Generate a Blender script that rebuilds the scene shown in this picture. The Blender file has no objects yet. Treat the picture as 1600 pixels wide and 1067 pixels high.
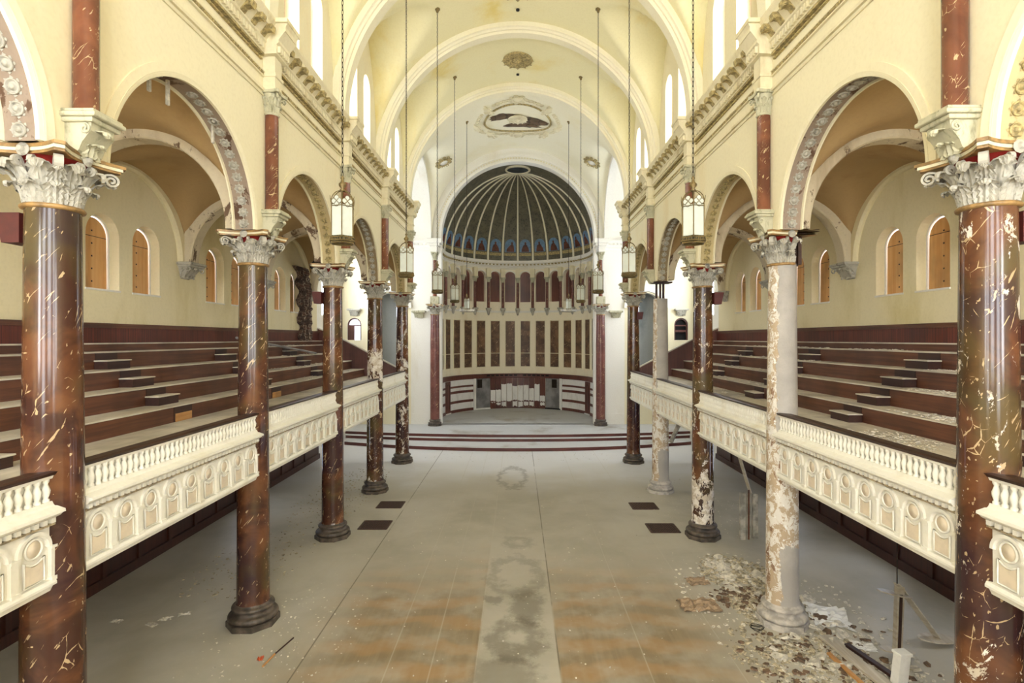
import bpy, math, random
from mathutils import Vector, Matrix
random.seed(7)
PI = math.pi
sc = bpy.context.scene
COL = sc.collection
H = 6.42                      # eye height above the nave floor

# ------------------------------------------------------------------ camera
cd = bpy.data.cameras.new('camera'); cam = bpy.data.objects.new('camera', cd); COL.objects.link(cam)
cam.location = (0, 0, H); cam.rotation_euler = (PI/2, 0, 0)
cd.sensor_width = 36.0; cd.lens = 840/1600*36.0
cd.shift_x = -9/1600; cd.shift_y = -4.5/1600
cd.clip_start = 0.1; cd.clip_end = 200
sc.camera = cam
# ------------------------------------------------------------------ light
sc.view_settings.view_transform = 'Standard'; sc.view_settings.look = 'None'
sc.view_settings.gamma = 1.0; sc.view_settings.use_curve_mapping = False
sc.view_settings.exposure = 0.68
w = bpy.data.worlds.new('daylight'); sc.world = w; w.use_nodes = True
w.node_tree.nodes['Background'].inputs[0].default_value = (1.0, 0.98, 0.94, 1)
w.node_tree.nodes['Background'].inputs[1].default_value = 1.6
PANE_STRENGTH = 8.0
FRONT_STRENGTH = 9.0
LOW_PANE_STRENGTH = 3.0

# ------------------------------------------------------------------ materials
def lin(c):
    return tuple(((x/255)/12.92 if x/255 <= .04045 else ((x/255+.055)/1.055)**2.4) for x in c) + (1,)

class NT:
    def __init__(s, name):
        s.m = bpy.data.materials.new(name); s.m.use_nodes = True
        s.t = s.m.node_tree; s.b = s.t.nodes['Principled BSDF']
    def n(s, typ, **kw):
        n = s.t.nodes.new(typ)
        for k, v in kw.items():
            if k.startswith('i_'): n.inputs[k[2:].replace('_', ' ')].default_value = v
            else: setattr(n, k, v)
        return n
    def l(s, a, b): s.t.links.new(a, b)
    def pos(s, local=False):
        if local: return s.n('ShaderNodeTexCoord').outputs['Object']
        return s.n('ShaderNodeNewGeometry').outputs['Position']
    def mapping(s, vec, scale=(1, 1, 1), rot=(0, 0, 0), loc=(0, 0, 0)):
        m = s.n('ShaderNodeMapping'); s.l(vec, m.inputs[0])
        m.inputs['Scale'].default_value = scale; m.inputs['Rotation'].default_value = rot; m.inputs['Location'].default_value = loc
        return m.outputs[0]
    def noise(s, vec, scale, detail=4, rough=.6, dist=0):
        n = s.n('ShaderNodeTexNoise'); s.l(vec, n.inputs['Vector'])
        n.inputs['Scale'].default_value = scale; n.inputs['Detail'].default_value = detail
        n.inputs['Roughness'].default_value = rough; n.inputs['Distortion'].default_value = dist
        return n.outputs['Fac']
    def math(s, op, a, b=None, c=None, clamp=False):
        n = s.n('ShaderNodeMath', operation=op, use_clamp=clamp)
        for i, x in enumerate((a, b, c)):
            if x is None: continue
            if isinstance(x, (int, float)): n.inputs[i].default_value = x
            else: s.l(x, n.inputs[i])
        return n.outputs[0]
    def ramp(s, fac, lo, hi, smooth=True):
        n = s.n('ShaderNodeMapRange'); n.interpolation_type = 'SMOOTHSTEP' if smooth else 'LINEAR'
        s.l(fac, n.inputs['Value']); n.inputs['From Min'].default_value = lo; n.inputs['From Max'].default_value = hi
        return n.outputs[0]
    def mix(s, fac, a, b):
        n = s.n('ShaderNodeMix', data_type='RGBA')
        if isinstance(fac, (int, float)): n.inputs['Factor'].default_value = fac
        else: s.l(fac, n.inputs['Factor'])
        for k, x in ((6, a), (7, b)):
            if isinstance(x, tuple): n.inputs[k].default_value = x if len(x) == 4 else lin(x)
            else: s.l(x, n.inputs[k])
        return n.outputs[2]
    def sep(s, vec):
        n = s.n('ShaderNodeSeparateXYZ'); s.l(vec, n.inputs[0]); return n.outputs
    def fin(s, col, rough=.6, bump=None, bs=.3, bd=.02, spec=None, metal=0):
        if isinstance(col, tuple): s.b.inputs['Base Color'].default_value = col if len(col) == 4 else lin(col)
        else: s.l(col, s.b.inputs['Base Color'])
        if isinstance(rough, (int, float)): s.b.inputs['Roughness'].default_value = rough
        else: s.l(rough, s.b.inputs['Roughness'])
        s.b.inputs['Metallic'].default_value = metal
        if spec is not None: s.b.inputs['Specular IOR Level'].default_value = spec
        if bump is not None:
            n = s.n('ShaderNodeBump'); n.inputs['Strength'].default_value = bs; n.inputs['Distance'].default_value = bd
            s.l(bump, n.inputs['Height']); s.l(n.outputs[0], s.b.inputs['Normal'])
        return s.m

def plain(name, c, rough=.6, metal=0, var=.12, scale=6):
    t = NT(name); p = t.pos()
    f = t.noise(p, scale, 3)
    d = tuple(x*(1-var) for x in c)
    return t.fin(t.mix(t.ramp(f, .35, .65), c, d), rough, metal=metal)

def plaster(name, c, stain, amount=.5, grime=None, sc_=.5, bump=.15):
    """painted plaster with damp stains running down it"""
    t = NT(name); p = t.pos()
    a = t.noise(t.mapping(p, (1, 1, .35)), sc_, 5, .6, .3)
    f = t.math('MULTIPLY', t.ramp(a, .5, .75), amount)
    col = t.mix(f, c, stain)
    if grime:
        g = t.noise(t.mapping(p, (1, 1, .6), loc=(5, 3, 1)), 1.6, 8, .7, .4)
        col = t.mix(t.ramp(g, .555, .60), col, grime)
    fine = t.noise(p, 14, 4, .6)
    col = t.mix(t.math('MULTIPLY', t.ramp(fine, .4, .8), .12), col, tuple(x*.8 for x in stain))
    return t.fin(col, .75, fine, bump, .01)

def marble(name, flake=0.0, local_flake=None, red=False, gloss=.16, cols=((98, 56, 41), (132, 80, 56))):
    """dark red-brown scagliola with pale diagonal veins; flake: how much white plaster shows through"""
    t = NT(name); p = t.pos()
    n1 = t.noise(p, 1.3, 4, .6, .6); n2 = t.noise(t.mapping(p, (1, 1, .7), loc=(9, 2, 4)), .9, 3, .5, .4)
    if red:
        base = t.mix(t.ramp(n1, .35, .7), cols[0], cols[1])
    else:
        base = t.mix(t.ramp(n1, .38, .66), (68, 41, 32), (112, 72, 46))
        base = t.mix(t.math('MULTIPLY', t.ramp(n2, .48, .66), .75), base, (86, 76, 46))
        n3 = t.noise(t.mapping(p, (1, 1, .6), loc=(3, 7, 1)), .8, 3, .5, .3)
        base = t.mix(t.math('MULTIPLY', t.ramp(n3, .52, .66), .8), base, (54, 36, 42))
    v = t.n('ShaderNodeTexVoronoi', feature='DISTANCE_TO_EDGE')
    dn = t.n('ShaderNodeTexNoise'); dn.inputs['Scale'].default_value = 2.2; dn.inputs['Detail'].default_value = 4; t.l(p, dn.inputs['Vector'])
    add = t.n('ShaderNodeVectorMath', operation='MULTIPLY_ADD'); t.l(dn.outputs['Color'], add.inputs[0])
    add.inputs[1].default_value = (.07, .07, .07); t.l(p, add.inputs[2])
    m1 = t.mapping(add.outputs[0], rot=(math.radians(12), math.radians(56), 0))
    m2 = t.mapping(m1, scale=(3.6, 1.5, 1.5) if False else (.75, 6.0, 6.0))
    t.l(m2, v.inputs['Vector']); v.inputs['Scale'].default_value = 1.0 if not red else 2.2
    msk = t.noise(t.mapping(p, (1, 1, 1), loc=(4, 4, 4)), 3.2, 3, .6)
    wdt = t.math('MULTIPLY', t.ramp(msk, .53, .70), .034)
    vein = t.math('LESS_THAN', v.outputs['Distance'], wdt)
    sn = t.noise(t.mapping(m1, scale=(1.6, 17, 17), loc=(3, 1, 2)), 1.0, 2, .5)
    vein = t.math('MAXIMUM', vein, t.math('MULTIPLY', t.ramp(sn, .675, .70), .9))
    col = t.mix(t.math('MULTIPLY', vein, .8), base, (204, 176, 134))
    sp = t.noise(t.mapping(p, (1, 1, 1), loc=(1, 8, 2)), 9, 3, .6)
    col = t.mix(t.ramp(sp, .73, .74), col, (196, 170, 130))
    rough = gloss
    if flake > 0 or local_flake:
        fn = t.noise(t.mapping(p, (1, 1, .7), loc=(2, 5, 7)), 3.2, 8, .72, .5)
        thr = t.math('ADD', fn, flake)
        if local_flake:
            z = t.sep(t.pos(True))[2]
            for (z0, z1, am) in local_flake:     # zone centre, half height, amount
                d = t.math('ABSOLUTE', t.math('SUBTRACT', z, z0))
                thr = t.math('ADD', thr, t.math('MULTIPLY', t.math('SUBTRACT', 1.0, t.ramp(d, z1*.4, z1)), am))
        k = t.ramp(thr, .60, .615)
        k2 = t.ramp(t.noise(p, 5, 4), .45, .55)
        col = t.mix(k, col, t.mix(k2, (226, 218, 206), (196, 182, 160)))
        rough = t.math('ADD', t.math('MULTIPLY', k, .6), gloss)
        return t.fin(col, rough, k, .5, .01)
    return t.fin(col, rough)

def peeled(name):
    """column whose finish came off: white skin, brown scars, grey render"""
    t = NT(name); lp = t.pos(True); x, y, z = t.sep(lp)
    n = t.noise(t.mapping(lp, (1, 1, .6)), 2.4, 8, .7, .5)
    n2 = t.noise(t.mapping(lp, (1, 1, .8), loc=(3, 1, 9)), 5.0, 8, .75, .6)
    skin = t.mix(t.ramp(n2, .48, .51), (226, 220, 208), (186, 164, 134))
    skin = t.mix(t.ramp(n, .58, .61), skin, (140, 108, 82))
    skin = t.mix(t.ramp(t.noise(lp, 9, 4), .62, .64), skin, (238, 236, 230))
    grey = t.mix(t.ramp(t.noise(lp, 1.2, 4), .35, .7), (166, 160, 152), (186, 180, 170))
    xx = t.math('ADD', x, t.math('MULTIPLY', t.math('SUBTRACT', n, .5), .5))
    side = t.ramp(t.math('SUBTRACT', t.math('MULTIPLY', xx, .9), t.math('MULTIPLY', y, .44)), -.1, -.09)
    up = t.ramp(t.math('ADD', z, t.math('MULTIPLY', n2, .5)), 4.3, 4.32)
    low = t.math('SUBTRACT', 1.0, t.ramp(t.math('ADD', z, t.math('MULTIPLY', t.math('SUBTRACT', n, .5), 1.2)), 1.75, 1.77))
    strip = t.ramp(xx, -.2, -.18)
    fac = t.math('MAXIMUM', t.math('MULTIPLY', side, up), t.math('MULTIPLY', low, strip))
    return t.fin(t.mix(fac, skin, grey), .8, t.math('ADD', n2, t.math('MULTIPLY', fac, .3)), .6, .03)

def wood(name, c1, c2, scale=1.0, rough=.45, along='y', boards=0, dust=0):
    t = NT(name); p = t.pos()
    s = {'y': (8, .5, 12), 'x': (.5, 8, 12), 'z': (10, 10, .6)}[along]
    n = t.noise(t.mapping(p, tuple(k*scale for k in s)), 1.0, 5, .6, .4)
    n2 = t.noise(p, .7, 3)
    col = t.mix(t.ramp(n, .3, .7), c1, c2)
    col = t.mix(t.math('MULTIPLY', t.ramp(n2, .4, .7), .5), col, tuple(k*.6 for k in c1))
    bump = n
    if boards:
        q = t.sep(p)[1 if along == 'z' else 2]
        fr = t.math('FRACT', t.math('MULTIPLY', q, boards))
        ln = t.math('LESS_THAN', fr, .12)
        col = t.mix(t.math('MULTIPLY', ln, .75), col, tuple(k*.35 for k in c1))
    if dust:
        geo = t.n('ShaderNodeNewGeometry'); nz = t.sep(geo.outputs['Normal'])[2]
        f = t.math('MULTIPLY', t.ramp(t.noise(p, 2.5, 6, .7), .3, .6), dust)
        col = t.mix(f, col, (196, 186, 166))
    return t.fin(col, rough, bump, .08, .01)

def floor_material():
    t = NT('worn_nave_flooring'); p = t.pos(); x, y, z = t.sep(p)
    n = t.noise(p, .35, 5, .6, .3); f = t.noise(t.mapping(p, (1, .25, 1)), 5, 5, .6)
    base = t.mix(t.ramp(n, .35, .68), (186, 180, 165), (166, 160, 143))
    base = t.mix(t.math('MULTIPLY', t.ramp(f, .4, .7), .25), base, (182, 172, 150))
    # brown wear where the pews stood, on both sides of the aisle strip
    ax = t.math('ABSOLUTE', x)
    zone = t.math('MULTIPLY', t.ramp(ax, .78, .86), t.math('SUBTRACT', 1.0, t.ramp(ax, 3.2, 5.2)))
    zone = t.math('MULTIPLY', zone, t.math('SUBTRACT', 1.0, t.ramp(t.math('ADD', y, t.math('MULTIPLY', n, 6)), 14.5, 20)))
    bands = t.math('SINE', t.math('ADD', t.math('MULTIPLY', y, 7.0), t.math('MULTIPLY', t.noise(p, .6, 3), 9)))
    bands = t.ramp(bands, -.7, .8)
    streak = t.noise(t.mapping(p, (9, .4, 1)), 1, 4)
    br = t.mix(bands, (128, 110, 80), (156, 122, 78))
    br = t.mix(t.math('MULTIPLY', t.ramp(streak, .4, .7), .3), br, (166, 146, 112))
    base = t.mix(t.math('MULTIPLY', zone, t.math('ADD', .45, t.math('MULTIPLY', t.ramp(t.noise(p, .8, 4), .35, .6), .45))), base, br)
    # pale dust toward the chancel steps and in the aisles
    dn = t.math('ADD', y, t.math('MULTIPLY', n, 7))
    dz = t.ramp(dn, 25.5, 30.5)
    base = t.mix(t.math('MULTIPLY', dz, .9), base, (222, 221, 220))
    dust = t.ramp(t.noise(p, .9, 9, .75, .3), .56, .7)
    base = t.mix(t.math('MULTIPLY', dust, t.math('MULTIPLY', t.ramp(ax, 3.5, 5.5), .45)), base, (190, 182, 164))
    # seams between the strips
    for sx, dk in ((.82, 1), (-.82, 0), (2.55, 0), (-2.55, 0), (4.3, 0), (-4.3, 1), (-1.7, 0)):
        d = t.math('ABSOLUTE', t.math('SUBTRACT', x, sx))
        ln = t.math('MULTIPLY', t.math('LESS_THAN', d, .016 if dk else .014), t.ramp(t.noise(t.mapping(p, (1, .6, 1), loc=(sx, 0, 0)), 1, 3), .3, .5))
        base = t.mix(t.math('MULTIPLY', ln, .7 if dk else .4), base, (92, 84, 66) if dk else (190, 184, 168))
    # cross seams in the linoleum
    # ring-shaped stains
    def ring(cx, cy, r, wd, amt, base, full=False, asp=1.0):
        v = t.n('ShaderNodeVectorMath', operation='SUBTRACT'); t.l(p, v.inputs[0]); v.inputs[1].default_value = (cx, cy, 0)
        v2 = t.mapping(v.outputs[0], (1, asp, 0))
        ln = t.n('ShaderNodeVectorMath', operation='LENGTH'); t.l(v2, ln.inputs[0])
        dd = t.math('ADD', ln.outputs['Value'], t.math('MULTIPLY', t.math('SUBTRACT', t.noise(p, 2.2, 6, .7), .5), 1.1))
        e = t.math('ABSOLUTE', t.math('SUBTRACT', dd, r)) if not full else t.math('MAXIMUM', t.math('SUBTRACT', dd, r), 0)
        k = t.math('SUBTRACT', 1.0, t.ramp(e, 0, wd*1.25))
        return t.mix(t.math('MULTIPLY', k, amt), base, (78, 68, 52))
    base = ring(-.05, 11.5, .42, .3, .5, base, asp=.75)
    base = ring(-.25, 10.2, .4, .35, .42, base, full=True)
    base = ring(.2, 12.9, .25, .25, .45, base, full=True, asp=.5)
    base = ring(-.5, 13.2, .12, .15, .4, base, full=True)
    base = ring(-.05, 14.6, .65, .2, .3, base, asp=.6)
    base = ring(.0, 17.0, .35, .25, .3, base)
    base = ring(-.25, 25.0, .6, .16, .4, base, asp=.35)
    rough = t.math('ADD', .34, t.math('MULTIPLY', n, .3))
    return t.fin(base, rough, f, .05, .01, spec=.4)

def emit(name, c, s):
    t = NT(name); t.b.inputs['Base Color'].default_value = (.8, .8, .8, 1)
    t.b.inputs['Emission Color'].default_value = lin(c); t.b.inputs['Emission Strength'].default_value = s
    return t.m

def brickmat():
    t = NT('exposed_brick'); p = t.pos()
    m = t.mapping(p, rot=(0, PI/2, 0)); b = t.n('ShaderNodeTexBrick'); t.l(t.mapping(p, rot=(PI/2, 0, PI/2)), b.inputs['Vector'])
    b.inputs['Scale'].default_value = 4; b.inputs['Color1'].default_value = lin((92, 62, 48)); b.inputs['Color2'].default_value = lin((66, 46, 38)); b.inputs['Mortar'].default_value = lin((168, 154, 134))
    n = t.noise(p, 3, 8, .7)
    return t.fin(t.mix(t.ramp(n, .48, .56), b.outputs['Color'], (58, 42, 34)), .9, n, .8, .05)

def mosaicmat():
    t = NT('dark_dome_mosaic'); p = t.pos()
    v = t.n('ShaderNodeTexVoronoi'); t.l(p, v.inputs['Vector']); v.inputs['Scale'].default_value = 7
    n = t.noise(p, 2.2, 6, .65)
    c = t.mix(t.ramp(n, .35, .65), (62, 66, 54), (108, 102, 80))
    c = t.mix(t.math('MULTIPLY', t.ramp(v.outputs['Distance'], .25, .55), .5), c, (120, 112, 92))
    c = t.mix(t.ramp(t.noise(p, 1.1, 8, .75), .66, .70), c, (140, 136, 124))
    return t.fin(c, .5, v.outputs['Distance'], .2, .02)

M = {}
M['nave'] = plaster('cream_nave_plaster', (238, 229, 196), (222, 198, 140), .45)
M['aisle'] = plaster('cream_aisle_plaster', (240, 228, 188), (214, 198, 136), .8)
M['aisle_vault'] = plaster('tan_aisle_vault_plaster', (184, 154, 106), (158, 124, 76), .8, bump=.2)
M['aisle_rib'] = plaster('scuffed_rib_plaster', (214, 200, 168), (150, 128, 96), .8, grime=(104, 80, 58), sc_=.8)
M['vault'] = plaster('yellow_vault_plaster', (240, 232, 188), (230, 208, 122), .9, sc_=.35)
M['rib'] = plaster('cream_rib_plaster', (243, 236, 208), (232, 218, 170), .4)
M['white'] = plaster('white_plaster', (238, 234, 222), (214, 200, 168), .4)
M['soffit_brown'] = plaster('mauve_brown_soffit', (156, 138, 120), (110, 84, 60), .9, grime=(92, 66, 46))
M['soffit_tan'] = plaster('tan_soffit', (196, 178, 132), (160, 134, 92), .7)
M['soffit_peel'] = plaster('peeled_soffit', (150, 132, 100), (92, 68, 48), .9, grime=(206, 196, 170))
M['orn'] = plaster('cornice_plaster', (232, 222, 188), (188, 166, 112), .6, sc_=2)
M['apsewall'] = plaster('cream_apse_plaster', (244, 234, 206), (214, 192, 146), .5)
M['tpane'] = emit('transept_glass', (232, 241, 255), 7.5)
M['orn_tan'] = plain('tan_ornament', (196, 176, 120), .7, var=.3, scale=12)
M['cap'] = plaster('silvery_capital_plaster', (184, 179, 164), (104, 98, 84), .9, sc_=7)
M['capgreen'] = plaster('pale_green_capital', (196, 191, 162), (124, 120, 90), .9, sc_=8)
M['gold'] = plain('gold_paint', (178, 140, 86), .4, var=.3)
M['redpaint'] = plain('red_paint', (140, 34, 26), .5)
M['marble'] = marble('brown_scagliola')
M['marble_a'] = marble('scagliola_scuffed', flake=.01, local_flake=[(1.2, 1.3, .11)])
M['marble_r1'] = marble('scagliola_flaking_foot', local_flake=[(.6, 2.1, .14)])
M['marble_l4'] = marble('scagliola_flaking_middle', local_flake=[(5.2, 1.1, .13)])
M['marble_l5'] = marble('scagliola_flaking_all', flake=.03, local_flake=[(4.5, 2.5, .03)])
M['marble_red'] = marble('red_scagliola', red=True)
M['marble_apse'] = marble('dull_red_scagliola', red=True, gloss=.35, cols=((98, 54, 48), (120, 72, 62)))
M['peel'] = peeled('peeled_column_render')
M['base_dark'] = plain('dark_moulded_base', (98, 86, 74), .5, var=.4, scale=5)
M['base_pale'] = plain('chalky_base', (200, 192, 180), .8, var=.22, scale=4)
M['wood'] = wood('mahogany_stained_wood', (84, 50, 36), (116, 72, 48))
M['wood_board'] = wood('beadboard', (84, 34, 22), (112, 48, 30), along='z', boards=11)
M['wood_dark'] = wood('dark_stained_wood', (48, 26, 20), (66, 38, 28))
M['wood_low'] = wood('under_gallery_panelling', (58, 30, 22), (76, 40, 28), along='z')
M['wood_raw'] = wood('raw_softwood', (206, 156, 96), (188, 132, 72))
M['wood_pale'] = wood('weathered_white_timber', (206, 198, 182), (176, 162, 138))
M['plywood'] = wood('orange_plywood', (236, 188, 124), (220, 160, 92), along='z', scale=.6, rough=.6)
M['tread'] = wood('dusty_tread', (206, 197, 178), (222, 214, 196), rough=.8)
M['parapet'] = plaster('ivory_parapet_paint', (240, 236, 222), (218, 206, 176), .5, sc_=1.2)
M['parapet_in'] = plain('buff_panel_inset', (232, 216, 190), .6, var=.05)
M['beadstrip'] = plain('tan_bead', (190, 172, 138), .6, var=.3, scale=20)
M['floor'] = floor_material()
M['carpet'] = wood('red_step_riser', (94, 46, 38), (112, 58, 48), along='x')
M['platform'] = plaster('dusty_sanctuary_floor', (198, 198, 196), (150, 140, 124), .8, sc_=.4)
M['iron'] = plain('blackened_iron', (52, 44, 34), .5, .6)
M['brass'] = plain('dull_brass', (122, 104, 64), .45, .5)
M['frost'] = plain('frosted_lantern_glass', (196, 200, 188), .25, var=.03)
M['pane'] = emit('bright_leaded_glass', (250, 252, 255), PANE_STRENGTH)
M['lowpane'] = emit('daylit_lower_glass', (225, 235, 255), LOW_PANE_STRENGTH)
M['lead'] = plain('window_lead', (120, 112, 96), .6)
M['pinkframe'] = plain('rose_stained_border', (216, 168, 156), .5)
M['mosaic'] = mosaicmat()
M['blue'] = plain('faded_blue_paint', (112, 146, 176), .6, var=.15)
M['rust'] = plain('russet_robe_paint', (112, 62, 44), .6, var=.35, scale=3)
M['dimpaint'] = plain('dim_painted_panel', (74, 84, 92), .5, var=.5, scale=1.5)
M['panelmar'] = marble('brown_panel_marble', gloss=.5, red=True, cols=((84, 62, 48), (128, 96, 70)))
M['slate'] = plain('grey_slate_door', (146, 144, 142), .5, var=.25, scale=1)
M['black'] = plain('soot_black', (18, 16, 15), .8)
M['redwood'] = wood('red_stained_board', (92, 52, 44), (112, 66, 54), along='z', rough=.4)
M['chalk'] = plaster('chalk_white', (236, 234, 228), (196, 190, 180), .5, sc_=2)
M['brick'] = brickmat()
M['lath'] = wood('bare_lath', (122, 100, 78), (90, 70, 54), along='x', boards=9)
M['chip'] = plain('plaster_chips', (222, 214, 196), .85, var=.2, scale=9)
M['chip_tan'] = plain('tan_plaster_chips', (196, 182, 152), .85, var=.35, scale=9)
M['splint'] = plain('weathered_wood_splinters', (124, 98, 74), .8, var=.35, scale=9)
M['cardboard'] = plain('torn_cardboard', (172, 146, 116), .8, var=.2)
M['orange'] = plain('orange_wrapper', (206, 92, 44), .5)
M['speaker'] = plain('maroon_speaker_box', (88, 34, 30), .5)
M['grille'] = plain('rusty_floor_grille', (84, 60, 48), .6, var=.35, scale=14)
M['greyniche'] = plaster('grey_niche_plaster', (150, 152, 148), (104, 110, 110), .8)
M['tin'] = plain('weathered_tin', (196, 190, 176), .5, .2, .3, 3)

# ------------------------------------------------------------------ mesh helpers
class MB:
    def __init__(s): s.v = []; s.f = []; s.m = []; s.s = []
    def add(s, vs, fs, mat=0, smooth=False, T=None):
        o = len(s.v)
        for p in vs:
            p = Vector(p)
            s.v.append(tuple(T @ p) if T is not None else tuple(p))
        for f in fs: s.f.append(tuple(i+o for i in f)); s.m.append(mat); s.s.append(smooth)
        return s
    def box(s, x0, x1, y0, y1, z0, z1, mat=0, T=None):
        vs = [(x, y, z) for x in (x0, x1) for y in (y0, y1) for z in (z0, z1)]
        return s.add(vs, [(0, 1, 3, 2), (4, 6, 7, 5), (0, 4, 5, 1), (2, 3, 7, 6), (0, 2, 6, 4), (1, 5, 7, 3)], mat, False, T)
    def bevbox(s, x0, x1, y0, y1, z0, z1, b=.01, mat=0, T=None):
        vs = []; 
        for (zz, i) in ((z0, b), (z0+b, 0), (z1-b, 0), (z1, b)):
            vs += [(x0+i, y0+i, zz), (x1-i, y0+i, zz), (x1-i, y1-i, zz), (x0+i, y1-i, zz)]
        fs = [(3, 2, 1, 0), (12, 13, 14, 15)]
        for k in range(3):
            for j in range(4): fs.append((k*4+j, k*4+(j+1) % 4, k*4+4+(j+1) % 4, k*4+4+j))
        return s.add(vs, fs, mat, False, T)
    def grid(s, rows, mat=0, smooth=True, closed=False, T=None):
        n = len(rows[0]); vs = [p for r in rows for p in r]; fs = []
        for i in range(len(rows)-1):
            for j in range(n if closed else n-1):
                k = (j+1) % n
                fs.append((i*n+j, i*n+k, (i+1)*n+k, (i+1)*n+j))
        return s.add(vs, fs, mat, smooth, T)
    def lathe(s, prof, n=24, c=(0, 0, 0), mat=0, smooth=True, T=None, caps=True, a0=0):
        rows = [[(c[0]+r*math.cos(a0+2*PI*j/n), c[1]+r*math.sin(a0+2*PI*j/n), c[2]+z) for j in range(n)] for r, z in prof]
        s.grid(rows, mat, smooth, True, T)
        if caps:
            for r in (rows[0], rows[-1]): s.add(r, [tuple(range(n))], mat, False, T)
        return s
    def tube(s, pts, r, n=8, mat=0, closed=False, caps=True, smooth=True, T=None):
        pts = [Vector(p) for p in pts]; L = len(pts); rows = []
        up = None
        for i, p in enumerate(pts):
            a = pts[(i-1) % L] if (closed or i > 0) else p; b = pts[(i+1) % L] if (closed or i < L-1) else p
            d = (b-a).normalized()
            if up is None:
                up = Vector((0, 0, 1)) if abs(d.z) < .9 else Vector((1, 0, 0))
            u = (up - d*up.dot(d)).normalized(); vv = d.cross(u); up = u
            rr = r[i] if isinstance(r, (list, tuple)) else r
            rows.append([tuple(p + u*rr*math.cos(2*PI*j/n) + vv*rr*math.sin(2*PI*j/n)) for j in range(n)])
        if closed: rows.append(rows[0])
        s.grid(rows, mat, smooth, True, T)
        if caps and not closed:
            s.add(rows[0], [tuple(range(n))], mat, False, T); s.add(rows[-1], [tuple(range(n))], mat, False, T)
        return s
    def torus(s, c, R, r, axis='z', n=20, m=8, mat=0, T=None):
        pts = []
        for i in range(n):
            a = 2*PI*i/n; q = (R*math.cos(a), R*math.sin(a))
            pts.append({'z': (c[0]+q[0], c[1]+q[1], c[2]), 'y': (c[0]+q[0], c[1], c[2]+q[1]), 'x': (c[0], c[1]+q[0], c[2]+q[1])}[axis])
        return s.tube(pts, r, m, mat, closed=True, T=T)
    def arc(s, mapf, prof, a0, a1, n=32, mat=0, smooth=False, caps=True):
        """sweep a closed profile [(radius, across)] round an arc; mapf(cos*r, across, sin*r)"""
        rows = []
        for i in range(n+1):
            a = a0+(a1-a0)*i/n
            rows.append([mapf(r*math.cos(a), w_, r*math.sin(a)) for r, w_ in prof])
        s.grid(rows, mat, smooth, True)
        if caps: s.add(rows[0], [tuple(range(len(prof)))], mat); s.add(rows[-1], [tuple(range(len(prof)))], mat)
        return s
    def prism(s, poly, mapf, d0, d1, mat=0):
        n = len(poly); vs = [mapf(a, b, d0) for a, b in poly]+[mapf(a, b, d1) for a, b in poly]
        fs = [tuple(range(n)), tuple(range(2*n-1, n-1, -1))]+[(i, (i+1) % n, n+(i+1) % n, n+i) for i in range(n)]
        return s.add(vs, fs, mat)
    def run(s, prof, mapf, d0, d1, mat=0, smooth=False):
        return s.prism(prof, mapf, d0, d1, mat)
    def mesh(s, name, mats):
        me = bpy.data.meshes.new(name); me.from_pydata(s.v, [], s.f)
        for m in mats: me.materials.append(M[m] if isinstance(m, str) else m)
        me.polygons.foreach_set('material_index', s.m); me.polygons.foreach_set('use_smooth', s.s); me.update()
        return me
    def obj(s, name, mats, parent=None, loc=None, rot=None):
        if not isinstance(mats, (list, tuple)): mats = [mats]
        return link(name, s.mesh(name, mats), parent, loc, rot)

def link(name, me, parent=None, loc=None, rot=None, scale=None):
    o = bpy.data.objects.new(name, me); COL.objects.link(o)
    if parent is not None: o.parent = parent
    if loc is not None: o.location = loc
    if rot is not None: o.rotation_euler = rot
    if scale is not None: o.scale = scale
    return o
def tag(o, label=None, cat=None, group=None, kind=None):
    if label: o['label'] = label
    if cat: o['category'] = cat
    if group: o['group'] = group
    if kind: o['kind'] = kind
    return o
def thing(name, label, cat, loc=(0, 0, 0), rz=0, group=None, kind='thing'):
    return tag(link(name, None, None, loc, (0, 0, rz)), label, cat, group, kind)
def struct(o, label, cat): return tag(o, label, cat, None, 'structure')

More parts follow.
